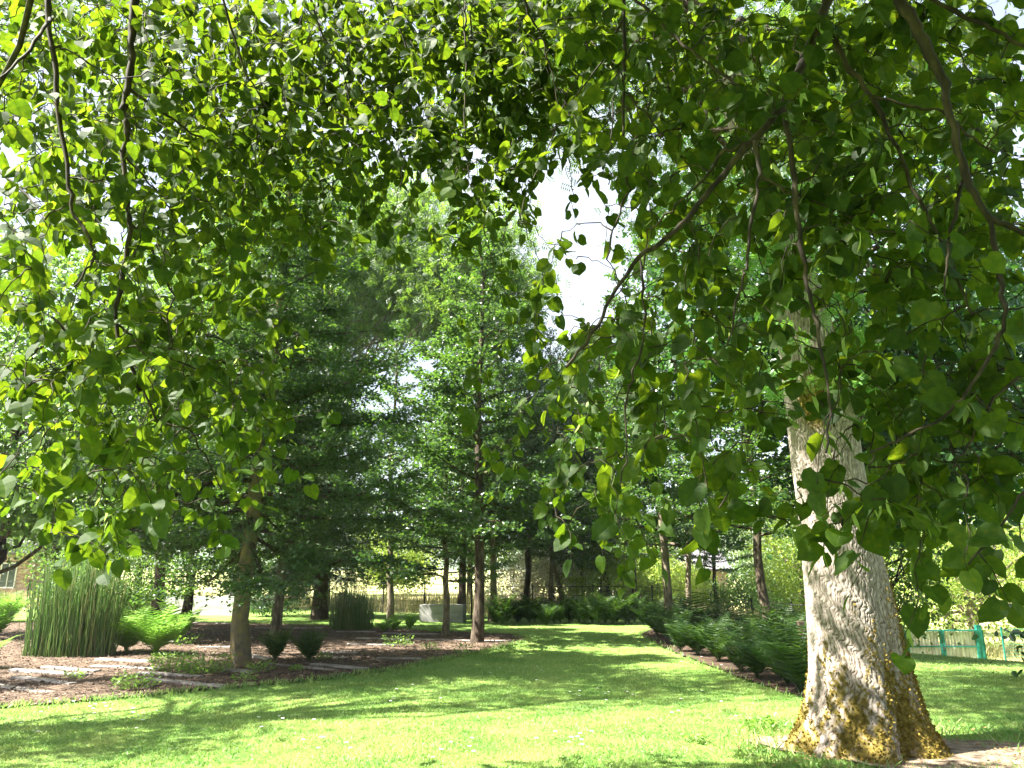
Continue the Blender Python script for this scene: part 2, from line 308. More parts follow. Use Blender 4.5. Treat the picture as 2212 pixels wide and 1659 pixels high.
def ginkgo(seed, Hh, R, hb, r0, dens=1.0, lsz=.085, barkm='bark_g', lean=(0, 0), nb=38, tmpl=FAN, lm='ginkgo', up=.18, flat=.10, top=.06):
    """a conical tree with flat tiers of leafy boughs on a straight leader; returns the meshes' objects unparented"""
    r = rng(seed); T = Buf(); p = trunk_buf(T, Hh, r0, r, lean); Bb = Buf(); L = Buf(); az = r.random()*6.28
    for i in range(nb):
        t = (i+.5)/nb; z = hb+(Hh-hb)*t; az += 2.4+r.normal(0, .35); o = at_h(p, z)
        ln = R*((1-t)**.75*.92+top)*r.uniform(.65, 1.12)
        e = up+.5*t+r.normal(0, .1); d = np.array([math.cos(az)*math.cos(e), math.sin(az)*math.cos(e), math.sin(e)])
        bp = curve_pts(o, o+d*ln, .04-.10*(1-t), 7, r, .02); Bb.tube(bp, np.linspace(.010+.011*ln, .004, 7), 4)
        ns = max(4, int(ln*5.5)); side = nz(np.cross(d, [0, 0, 1]))
        allp = [bp]
        for k in range(ns):
            q = r.uniform(.12, .98); c = np.array([np.interp(q*6, range(7), bp[:, j]) for j in range(3)])
            sl = ln*.42*(1-q*.6)*r.uniform(.5, 1.1)+.12; s = r.choice([-1, 1]); dd = nz(d*.55+side*s+np.array([0, 0, r.normal(.0, .16)]))
            sp = curve_pts(c, c+dd*sl, .03, 5, r, .03); Bb.tube(sp, np.linspace(.006, .003, 5), 3); allp.append(sp)
        for q in allp:
            ll = np.linalg.norm(q[-1]-q[0]); n = int(ll*92*dens*(.085/lsz)**1.4)+3; k = r.random(n)**.85*(len(q)-1)
            c = np.stack([np.interp(k, range(len(q)), q[:, j]) for j in range(3)], -1)+r.normal(0, 1, (n, 3))*np.array([.06, .06, flat*.55])
            ax = r.normal(0, 1, (n, 3))*[1, 1, .35]+nz(q[-1]-q[0])*.6+[0, 0, -.35]
            nr = r.normal(0, .55, (n, 3))+[0, 0, 1.0]
            L.leaves(c, ax, nr, lsz*r.uniform(.6, 1.25, n), tmpl)
    t_ = T.build("trunk", M[barkm], None, True); b_ = Bb.build("branches", M['bark_d']); l_ = L.build("foliage", M[lm])
    return [t_, b_, l_]
def blob_tree(seed, Hh, crown, nclu, nleaf, lsz, lm, r0, barkm='bark_d', tmpl=DIAM, clu=.4, shell=.55, droop=.0, limbs=26, lean=(0, 0), trunk_top=.75, hang=.4):
    """crown = list of (cx,cy,cz,rx,ry,rz) lobes; leaf clusters fill them unevenly, limbs run out to the clusters"""
    r = rng(seed); T = Buf(); p = trunk_buf(T, Hh*trunk_top, r0, r, lean, n=9); Bb = Buf(); L = Buf(); cr = np.array(crown, float)
    w = cr[:, 3]*cr[:, 4]*cr[:, 5]; w = w**.7; w /= w.sum(); idx = r.choice(len(cr), nclu, p=w)
    d = nz(r.normal(0, 1, (nclu, 3))); rad = (shell+(1-shell)*r.random(nclu))**.7*r.uniform(.8, 1.12, nclu)
    c = cr[idx, :3]+d*rad[:, None]*cr[idx, 3:]; size = clu*r.uniform(.5, 1.5, nclu)
    for j in r.choice(nclu, min(limbs, nclu), replace=False):
        z0 = min(max(c[j, 2]-abs(r.normal(0, .15*Hh))-.08*Hh, Hh*.12), Hh*trunk_top*.97)
        q = curve_pts(at_h(p, z0), c[j], .06, 8, r, .035); Bb.tube(q, np.linspace(r0*.32, .012, 8), 5)
        for k in range(3):
            o = q[r.integers(3, 7)]; e = c[r.integers(nclu)]
            if np.linalg.norm(e-o) < .35*Hh: Bb.tube(curve_pts(o, e, .05, 6, r, .04), np.linspace(.02, .006, 6), 3)
    n = nclu*nleaf; k = np.repeat(np.arange(nclu), nleaf); off = r.normal(0, 1, (n, 3))*size[k][:, None]*np.array([1, 1, .62])
    off[:, 2] -= droop*np.hypot(off[:, 0], off[:, 1])
    pos = c[k]+off; ax = r.normal(0, 1, (n, 3))+[0, 0, -hang]; nr = r.normal(0, .7, (n, 3))+[0, 0, .8]+d[k]*.5
    L.leaves(pos, ax, nr, lsz*r.uniform(.6, 1.3, n), tmpl)
    return [T.build("trunk", M[barkm], None, True), Bb.build("branches", M[barkm]), L.build("foliage", M[lm])]
def asset(root, objs):
    for o in objs: o.parent = root
    return root
def share(root, objs):
    for o in objs:
        c = o.copy(); link(c, root)
def inpoly(x, y, poly):
    ins = np.zeros(len(x), bool); n = len(poly)
    for i in range(n):
        x1, y1 = poly[i]; x2, y2 = poly[(i+1) % n]
        if y1 == y2: continue
        c = ((y1 > y) != (y2 > y)) & (x < (x2-x1)*(y-y1)/(y2-y1)+x1); ins ^= c
    return ins
#@@SETTING
# ------------------------------------------------------------------ the setting
def build_ground():
    xs = np.concatenate([-np.geomspace(900, 32, 16), np.arange(-30, 45.1, .5), np.geomspace(47, 900, 16)])
    ys = np.concatenate([-np.geomspace(300, 14, 8), np.arange(-12, 50.1, .5), np.geomspace(53, 1200, 18)])
    X, Y = np.meshgrid(xs, ys); Z = H(X, Y); n, m = X.shape
    i = np.arange(n-1)[:, None]*m; j = np.arange(m-1)[None]
    B = Buf(); B.add(np.stack([X, Y, Z], -1).reshape(-1, 3), np.stack([i+j, i+j+1, i+m+j+1, i+m+j], -1).reshape(-1, 4))
    o = B.build("ground", ground_mat(), None, True); a = o.data.attributes.new("meadow", 'FLOAT', 'POINT')
    lim = np.where(X > 12, 35.5, np.where(X > 5, 17+(X-5)*2.2, np.interp(X, [-9, -6, 0], [35.5, 33.5, 30.2]))); a.data.foreach_set("value", sst((Y-lim), -.5, 1.5).ravel().astype(np.float32))
    tag(o, kind='structure')
build_ground()
def smooth_poly(pix, seed, k=14, amp=.05):
    r = rng(seed); w = [G(u, v)[:2] for u, v in pix]; out = []
    for i in range(len(w)):
        a, b = w[i], w[(i+1) % len(w)]; L = np.linalg.norm(b-a); n = max(2, int(L/.12))
        for j in range(n): out.append(a+(b-a)*j/n+r.normal(0, amp*.6, 2))
    return np.array(out)
MULCH = smooth_poly([(-420,1560),(0,1532),(250,1512),(500,1488),(700,1470),(850,1448),(980,1422),(1080,1402),(1150,1384),(1120,1372),(900,1362),(700,1352),(420,1345),(0,1345),(-500,1345)], 3)
SOIL = smooth_poly([(1385,1372),(1430,1398),(1480,1420),(1600,1468),(1740,1512),(1800,1530),(1900,1500),(1800,1420),(1700,1372),(1550,1352),(1420,1352)], 4)
def flat_patch(name, poly, m, dz):
    me = bpy.data.meshes.new(name); import bmesh
    bm = bmesh.new(); vs = [bm.verts.new((p[0], p[1], 0)) for p in poly]; bm.faces.new(vs)
    bmesh.ops.triangulate(bm, faces=bm.faces[:])
    for _ in range(2):
        bmesh.ops.subdivide_edges(bm, edges=[e for e in bm.edges if e.calc_length() > .5], cuts=1, use_grid_fill=False)
        bmesh.ops.triangulate(bm, faces=bm.faces[:])
    for v in bm.verts: v.co.z = float(H(v.co.x, v.co.y))+dz
    bm.normal_update()
    for f in bm.faces:
        if f.normal.z < 0: f.normal_flip()
    bm.to_mesh(me); bm.free(); me.materials.append(m)
    return tag(link(bpy.data.objects.new(name, me)), kind='structure')
flat_patch("mulch_bed", MULCH, M['mulch'], .03)
flat_patch("soil_bed", SOIL, M['soil'], .03)
def build_grass():
    r = rng(11); n = 420000
    y = np.where(r.random(n) < .62, 5.6+6.4*r.random(n)**1.15, 12+16*r.random(n)**1.3); x = (r.random(n)*2-1)*(y*.76+.6)
    k = ~inpoly(x, y, MULCH) & ~inpoly(x, y, SOIL); x, y = x[k], y[k]; n = len(x)
    # uneven tufts
    g = np.sin(x*3.1+np.sin(y*2.3)*2)*np.sin(y*2.7+1)+np.sin(x*9+3)*np.sin(y*8.0)*.5
    sz = np.clip(.030+.008*g, .014, .06)*r.uniform(.6, 1.35, n)*np.where(y > 12, 1.15, 1)
    tv = ([(-.07,0,0),(.07,0,0),(.05,.6,.06),(-.05,.6,.06),(0,1.05,.22)], [(0,1,2),(0,2,3),(3,2,4)])
    B = Buf(); ax = np.stack([r.normal(0, .8, n), r.normal(0, .8, n), np.ones(n)*.8], -1); nr = r.normal(0, 1, (n, 3))*[1, 1, .1]
    w = np.stack([x, y, H(x, y)], -1); t2 = (np.array(tv[0])*[1.6, 1, 1], tv[1])
    B.leaves(w, ax, nr, sz, t2); tag(B.build("grass", M['grass']), 'short mown lawn grass with pale and dark tufts', 'grass', kind='stuff')
    # longer tufts along the border of the beds
    B = Buf()
    for poly, nn in ((MULCH, 15000), (SOIL, 3500)):
        i = r.integers(0, len(poly), nn); c = poly[i]+r.normal(0, .16, (nn, 2))*r.random((nn, 1))**.5; f = c[:, 1] > 5; c = c[f]; nn = len(c)
        B.leaves(np.stack([c[:, 0], c[:, 1], H(c[:, 0], c[:, 1])+.02], -1), np.stack([r.normal(0, .5, nn), r.normal(0, .5, nn), np.ones(nn)], -1), r.normal(0, 1, (nn, 3))*[1, 1, .1], r.uniform(.03, .08, nn), t2)
    tag(B.build("edge_grass", M['grass']), 'longer grass tufts along the edges of the planting beds', 'grass', kind='stuff')
    # tall dry meadow beyond the fence
    n = 60000; B = Buf(); y = np.concatenate([29.5+16*r.random(n//2)**1.5, 14+22*r.random(n//2)]); x = np.concatenate([(r.random(n//2)*2-1)*30, 5.5+10*r.random(n//2)])
    lim = np.where(x > 12, 38, np.where(x > 5, 17.5+(x-5)*2.2, np.interp(x, [-9, -6, 0], [35.7, 33.7, 30.4]))); k = (y > lim) & ~((x > 12) & (y < 36.6)); x, y = x[k], y[k]; n = len(x)
    B.leaves(np.stack([x, y, H(x, y)], -1), np.stack([r.normal(0, .2, n), r.normal(0, .2, n), np.ones(n)], -1), r.normal(0, 1, (n, 3))*[1, 1, .1], r.uniform(.3, .75, n), (np.array(tv[0])*[.35, 1, 1], tv[1]))
    tag(B.build("meadow_grass", M['hay']), 'tall sun bleached meadow grass beyond the fence', 'grass', kind='stuff')
    # bark chips
    n = 60000; B = Buf(); y = 8+17*r.random(n)**1.4; x = -y*.8+(y*.8+.6)*r.random(n); k = inpoly(x, y, MULCH); x, y = x[k], y[k]; n = len(x)
    B.leaves(np.stack([x, y, H(x, y)+.034+.012*r.random(n)], -1), r.normal(0, 1, (n, 3))*[1, 1, .3], r.normal(0, .5, (n, 3))+[0, 0, 1], r.uniform(.015, .055, n)*(1+.9*(r.random(n) < .04)), (np.array(DIAM[0])*[.8, 1, 1], DIAM[1]))
    tag(B.build("bark_chips", M['chip']), 'brown bark chips and dry needles strewn over the planting bed', 'mulch', kind='stuff')
build_grass()
def lawn_clumps():
    r = rng(55); B = Buf(); n = 130; y = 6.4+9*r.random(n)**1.3; x = (r.random(n)*2-1)*(y*.7); k = ~inpoly(x, y, MULCH) & ~inpoly(x, y, SOIL); x, y = x[k], y[k]
    for a, b_ in zip(x, y):
        m = r.integers(14, 46); sg = r.uniform(.04, .16); px = a+r.normal(0, sg, m); py = b_+r.normal(0, sg*.7, m)
        B.leaves(np.stack([px, py, H(px, py)+.018+.02*r.random(m)], -1), r.normal(0, 1, (m, 3))*[1, 1, .25], r.normal(0, .35, (m, 3))+[0, 0, 1], r.uniform(.012, .028, m), BROAD)
    tag(B.build("clover", M['clover']), 'flat dark clover patches in the lawn', 'clover', kind='stuff')
lawn_clumps()
def build_hill():
    xs = np.linspace(-1100, 1300, 120); B = Buf(); r = rng(5); ph = r.random(6)*6
    rows = []
    for k, (yy, f) in enumerate([(700, 0), (820, .45), (950, .8), (1080, 1), (1250, .6)]):
        hgt = 70+22*np.sin(xs*.0035+ph[0])+11*np.sin(xs*.011+ph[1])+5*np.sin(xs*.03+ph[2])+2.5*np.sin(xs*.09+ph[3])
        rows.append(np.stack([xs, np.full_like(xs, yy), hgt*f+2.5], -1))
    V = np.array(rows); n, m, _ = V.shape; i = np.arange(n-1)[:, None]*m; j = np.arange(m-1)[None]
    B.add(V.reshape(-1, 3), np.stack([i+j, i+j+1, i+m+j+1, i+m+j], -1).reshape(-1, 4)); tag(B.build("hills", M['hillm'], None, True), kind='structure')
build_hill()
# ------------------------------------------------------------------ the big ash on the lawn
def build_ash():
    Y0 = 7.6
    prof = [(1672,1672,2075),(1640,1695,2035),(1600,1716,2003),(1550,1735,1982),(1500,1746,1968),(1450,1751,1955),(1400,1750,1943),(1300,1745,1921),(1200,1737,1897),(1100,1728,1876),(1000,1713,1858),(900,1702,1845),(800,1690,1822),(700,1678,1792),(600,1663,1762),(500,1646,1725),(400,1618,1692),(300,1585,1650),(200,1552,1610),(100,1525,1578),(-60,1490,1535),(-300,1440,1478)]
    Cc = []; Rr = []
    for v, a, b in prof:
        l = P(a, v, Y0); r_ = P(b, v, Y0); Cc.append((l+r_)/2); Rr.append((r_[0]-l[0])/2)
    Cc = np.array(Cc); Rr = np.array(Rr); o = np.argsort(Cc[:, 2]); Cc, Rr = Cc[o], Rr[o]
    base = np.array([Cc[0, 0], Y0, float(H(Cc[0, 0], Y0))])
    # the root collar and the butt: lean is spread a little in depth too
    zs = np.concatenate([np.linspace(Cc[0, 2]-.35, 3.2, 420), np.linspace(3.22, Cc[-1, 2], 200)]); na = 420
    cx = np.interp(zs, Cc[:, 2], Cc[:, 0]); rr = np.interp(zs, Cc[:, 2], Rr); th = np.arange(na)*2*math.pi/na
    Z, T = np.meshgrid(zs, th, indexing='ij'); R0 = np.repeat(rr[:, None], na, 1)
    hgt = np.clip(Z-base[2], 0, None); r = rng(21)
    lob = sum(a*np.cos(k*T+p) for k, a, p in ((3, .07, 1.0), (5, .08, 2.2), (8, .06, .3)))
    R0 = R0*(1+lob*np.exp(-hgt/.55)*1.3+.015*np.cos(4*T+Z*1.1))
    # ridged bark: wandering vertical furrows broken by cross cracks
    wob = .10*np.sin(Z*6.1+T*3)+.12*np.sin(Z*13.3+T*5+1)+.16*np.sin(Z*29+T*9)+.10*np.sin(Z*53+T*17)
    f1 = np.abs(np.sin((T*33+wob*5.2))); f2 = np.abs(np.sin(T*23+wob*6.9+Z*1.7+2)); f3 = np.abs(np.sin(Z*38+3*np.sin(T*31)+2.5*np.sin(T*17+Z*3)))
    cr = np.minimum(np.minimum(f1, f2), .25+f3*.8); cr = np.clip(cr/.42, 0, 1)
    noise = r.random((len(zs), na)); ns = (noise+np.roll(noise, 1, 0)+np.roll(noise, 1, 1)+np.roll(noise, -1, 0)+np.roll(noise, -1, 1))/5
    R1 = R0*(1+(.022*(cr-1)+.02*(ns-.5))*np.clip(R0/.3, .4, 1.2)/np.clip(R0/.4, .5, 2))
    X = cx[:, None]+R1*np.cos(T)-base[0]; Yy = R1*np.sin(T)*.95; V = np.stack([X, Yy, Z-base[2]], -1)
    i = np.arange(len(zs)-1)[:, None]*na; j = np.arange(na)[None]; k = (j+1) % na
    B = Buf(); B.add(V.reshape(-1, 3), np.stack([i+j, i+k, i+na+k, i+na+j], -1).reshape(-1, 4))
    root = empty("ash_tree", base, "massive old tree with ridged grey bark, its flared base covered in golden moss", "tree")
    tr = B.build("trunk", big_bark(), root, True); me = tr.data
    pat = np.sin(T*6+Z*5)*.24+np.sin(T*13-Z*9)*.2+np.sin(T*29+Z*23+2*np.sin(Z*31))*.22
    m1 = np.clip((.88+.30*np.cos(T-.2)+.55*(ns-.5)*2+pat-hgt)/.45, 0, 1)*np.clip(1.05+pat*1.4, 0, 1)      # skirt of moss round the butt, higher on its right
    m2 = np.clip((.95-((T-5.9)/.5)**2-((Z-3.85)/.5)**2+ns*.6-.3)*2.2, 0, 1)+np.clip((.9-((T-4.2)/.6)**2-((Z-3.3)/.35)**2+ns*.6-.3)*2, 0, 1)
    m3 = np.clip((np.cos(T-6.05)-.80+(ns-.5)*.5)*5, 0, 1)*np.clip(1.9-hgt, 0, 1)
    ms = np.clip(np.maximum(np.maximum(m1, m2), m3), 0, 1)*np.clip(.35+cr+ns*.5, 0, 1)
    for nm, arr in (("crack", (1-cr)**1.3), ("moss", ms)):
        a = me.attributes.new(nm, 'FLOAT', 'POINT'); a.data.foreach_set("value", np.clip(arr, 0, 1).ravel().astype(np.float32))
    # tufts of moss standing off the bark
    n = 16000; w = (ms*(cr > .3)).ravel().astype(float); w *= np.repeat(rr[:, None], na, 1).ravel(); w /= w.sum(); q = r.choice(len(w), n, p=w)
    out = np.stack([np.cos(T), np.sin(T), np.zeros_like(T)], -1).reshape(-1, 3)[q]; pos = V.reshape(-1, 3)[q]+r.normal(0, .006, (n, 3))
    mb = Buf(); mb.leaves(pos, out+r.normal(0, .7, (n, 3)), r.normal(0, 1, (n, 3)), r.uniform(.012, .032, n), (np.array(DIAM[0])*[1.6, 1, 1], DIAM[1]))
    mm = leafmat("golden_moss", [(.09,.068,.012),(.17,.125,.025),(.25,.185,.04),(.12,.11,.022)], [(.3,.2,.03)]*4, .15, .9, .1); mb.build("moss", mm, tr)
    # limbs and high crown
    Lb = Buf(); tips = []; r = rng(22)
    def atz(z): return np.array([np.interp(z, zs, cx)-base[0], 0, z-base[2]])
    for i in range(24):
        z = r.uniform(6.5, 10.5); a = r.uniform(0, 6.28); ln = r.uniform(2.0, 4.6); s = atz(z)
        e = s+np.array([math.cos(a)*ln, math.sin(a)*ln*.9+1.6, ln*r.uniform(.25, .9)]); q = curve_pts(s, e, .08, 9, r, .03)
        Lb.tube(q, np.linspace(.075, .012, 9), 6); tips += [q[5], q[7], q[8]]
    Lb.build("limb", M['bark_d'], root, True)
    tips = np.array(tips); n = 16000; k = r.integers(0, len(tips), n); pos = tips[k]+r.normal(0, 1, (n, 3))*[.7, .7, .5]; F = Buf()
    F.leaves(pos, r.normal(0, 1, (n, 3))+[0, 0, -.4], r.normal(0, .6, (n, 3))+[0, 0, 1], r.uniform(.16, .26, n), PINN); F.build("crown", M['ash'], root)
    # shoots springing from the trunk
    S = Buf(); St = Buf(); ang0 = np.array([4.71])
    for i in range(150):
        z = r.choice([3.5, 3.9, 4.4, 4.9, 5.3, 5.7, 3.3])+r.normal(0, .16); rad = np.interp(z, zs, rr); a = r.uniform(3.1, 6.9)
        o = atz(z)+np.array([math.cos(a), math.sin(a), 0])*rad*.95; ln = r.uniform(.18, .55)
        q = curve_pts(o, o+np.array([math.cos(a)*ln*.9, math.sin(a)*ln*.7, r.uniform(-.15, .5)*ln]), .1, 5, r, .03); St.tube(q, np.linspace(.006, .002, 5), 3)
        m = 8; k = r.uniform(1, 4, m); c = np.stack([np.interp(k, range(5), q[:, j]) for j in range(3)], -1)
        S.leaves(c, r.normal(0, .8, (m, 3))+nz(q[-1]-q[0])*1.0+[0, 0, -.15], r.normal(0, .5, (m, 3))+[0, 0, 1], r.uniform(.09, .20, m), PINN)
    sh = St.build("shoot", M['twig'], root); S.build("shoot_leaves", M['shoot'], sh)
build_ash()
def ash_foot():
    r = rng(91); c = np.array([3.75, 7.45]); a = np.linspace(0, 2*math.pi, 90)[:-1]
    rad = .92+.2*np.sin(a*2+2.6)+.16*np.sin(a*5)+r.normal(0, .05, len(a)); poly = np.stack([c[0]+rad*1.15*np.cos(a), c[1]+rad*np.sin(a)], -1)
    flat_patch("bare_soil", poly, M['drysoil'], .022)
    n = 5200; q = r.random(n)*6.28; d = .55+r.random(n)*1.05; x = c[0]+d*1.15*np.cos(q); y = c[1]+d*np.sin(q); B = Buf()
    tv = ([(-.07,0,0),(.07,0,0),(.05,.6,.06),(-.05,.6,.06),(0,1.05,.22)], [(0,1,2),(0,2,3),(3,2,4)]); k = r.random(n) < np.clip((d-.65)/.7, .06, 1); x, y, d = x[k], y[k], d[k]; n = len(x)
    B.leaves(np.stack([x, y, H(x, y)+.01], -1), np.stack([r.normal(0, .6, n), r.normal(0, .6, n), np.ones(n)], -1), r.normal(0, 1, (n, 3))*[1, 1, .1], r.uniform(.03, .11, n), tv)
    tag(B.build("foot_grass", M['grass']), 'thin uneven grass around the foot of the mossy giant', 'grass', kind='stuff')
    n = 900; q = r.random(n)*6.28; d = .5+r.random(n)*1.1; x = c[0]+d*1.15*np.cos(q); y = c[1]+d*np.sin(q); B = Buf()
    B.leaves(np.stack([x, y, H(x, y)+.03+.01*r.random(n)], -1), r.normal(0, 1, (n, 3))*[1, 1, .2], r.normal(0, .35, (n, 3))+[0, 0, 1], r.uniform(.02, .05, n), DIAM)
    tag(B.build("leaf_litter", M['leaflitter']), 'dry leaf and bark litter at the foot of the mossy giant', 'litter', kind='stuff')
ash_foot()
#@@LINDEN
# ------------------------------------------------------------------ the linden we stand under
BR = [ # visible boughs: (distance at start, distance at end, radius at start, end, pixels)
 (3.0,3.1,.022,.006,[(104,-40),(104,0),(106,52),(120,160),(128,248),(148,392),(154,456),(192,512),(204,544),(200,572),(160,620)]),
 (3.0,2.6,.012,.006,[(108,40),(98,60),(52,124),(0,168),(-60,210)]),
 (3.0,3.2,.009,.003,[(112,95),(144,108),(212,148),(250,170)]),
 (3.6,3.7,.034,.012,[(296,-50),(292,0),(284,60),(286,120),(276,192),(264,240),(276,280),(264,332),(272,420),(282,480),(272,560),(250,664),(257,730),(277,780),(303,844)]),
 (3.7,4.1,.014,.005,[(282,485),(312,504),(340,572),(376,640),(360,697),(373,750)]),
 (3.7,4.3,.013,.004,[(278,190),(360,248),(416,288),(460,304),(520,360),(560,430)]),
 (3.7,3.9,.010,.004,[(270,338),(320,392),(360,440),(392,496),(430,560)]),
 (3.7,4.2,.010,.004,[(255,700),(337,760),(430,800),(520,860),(590,915)]),
 (3.8,4.0,.009,.004,[(290,800),(337,904),(410,931),(450,1000),(480,1060)]),
 (4.6,4.8,.013,.004,[(838,-40),(843,0),(859,36),(869,76),(890,150),(880,230)]),
 (4.4,4.4,.012,.003,[(1003,-40),(1005,28),(1007,100),(1003,200),(1005,280),(1011,360),(1020,420)]),
 (4.6,4.7,.011,.004,[(1010,-30),(1015,24),(1023,128),(1060,190)]),
 (4.0,4.2,.013,.003,[(1125,-40),(1139,28),(1171,80),(1180,120),(1191,152),(1205,224),(1207,272)]),
 (4.1,4.0,.009,.003,[(1205,190),(1227,204),(1200,280),(1171,352),(1143,400),(1123,472)]),
 (3.3,3.3,.015,.005,[(1350,-40),(1349,0),(1349,120),(1347,200),(1345,352),(1359,408),(1330,480),(1310,560)]),
 (3.3,3.6,.011,.004,[(1346,45),(1323,80),(1311,124),(1259,188),(1225,230)]),
 (3.4,3.3,.008,.003,[(1311,124),(1335,172),(1323,240),(1319,320),(1300,380)]),
 (3.1,2.8,.013,.007,[(1360,-30),(1375,0),(1431,56),(1491,108),(1560,160),(1606,200)]),
 (3.3,3.2,.008,.003,[(1351,200),(1399,248),(1439,304),(1470,370)]),
 (2.7,2.5,.034,.006,[(1795,-50),(1786,0),(1770,48),(1734,132),(1694,224),(1630,300),(1598,332),(1550,392),(1498,456),(1438,516),(1383,554),(1323,641),(1279,723),(1223,793)]),
 (2.6,2.9,.011,.004,[(1630,302),(1566,328),(1522,388),(1486,420),(1438,464),(1400,500),(1390,580)]),
 (2.6,2.3,.017,.005,[(1694,240),(1710,340),(1718,440),(1734,560),(1747,634),(1765,700),(1784,810),(1795,890),(1784,978)]),
 (2.5,2.5,.012,.004,[(1632,304),(1642,376),(1626,460),(1610,580),(1604,600),(1583,706),(1570,749)]),
 (2.6,2.6,.009,.003,[(1643,376),(1686,408),(1720,420),(1806,452),(1850,470)]),
 (2.7,2.5,.016,.005,[(1776,50),(1822,132),(1882,208),(1930,300),(1966,392),(1998,452),(2038,532),(2070,596),(2100,680)]),
 (2.5,2.4,.009,.005,[(1884,208),(1958,228),(2038,240),(2090,290),(2150,330)]),
 (2.3,2.3,.030,.011,[(1930,-50),(1946,0),(1978,64),(2010,116),(2042,180),(2054,256),(2078,344),(2094,404),(2138,472),(2212,504),(2290,540)]),
 (2.4,2.4,.010,.004,[(2080,390),(2054,492),(2046,560),(2040,640)]),
 (2.3,2.3,.013,.004,[(2139,473),(2158,580),(2170,660),(2167,711),(2132,780),(2092,846),(2033,905),(1938,953),(1879,978)]),
 (2.5,2.2,.014,.008,[(1990,-30),(2006,0),(2118,52),(2212,100),(2290,140)]),
 (2.2,2.2,.007,.003,[(2230,1040),(2179,1106),(2142,1166),(2092,1219)]),
 (2.6,2.5,.007,.003,[(1383,560),(1392,640),(1392,715),(1375,801),(1349,875),(1357,975),(1340,1050)]),
 (3.4,3.2,.012,.004,[(-80,330),(0,372),(60,420),(95,470),(150,440)]),
 (3.6,3.9,.012,.004,[(470,-40),(500,60),(530,160),(590,250),(640,330)]),
 (4.4,4.7,.012,.004,[(660,-40),(690,60),(740,150),(760,240),(750,330)]),
 (2.6,2.5,.010,.004,[(2290,760),(2212,800),(2150,860),(2100,950),(2060,1010)]),
]
DENS = """8888888888888899999987
6579974677656799999878
7689984666434578999868
6789875546533268879878
6678764323542168658777
5675431001220068438788
6776520000123578327788
6788740000146777227567
6777762000135556227688
5676551000345456226888
3465500000014414126886
0230000000001300113442
0000000000000000000110
0000000000000000000000""".split("\n")
FARD = """3345566777665443334444
3345567777654332234444
3334455566552211223344
1223344444331100112333
0112222111100000011122
0011111000000000001111""".split("\n")
DEP = lambda u: float(np.interp(u, [0, 350, 700, 1100, 1300, 1500, 1800, 2212], [3.0, 3.6, 4.5, 4.4, 3.2, 2.7, 2.45, 2.3]))
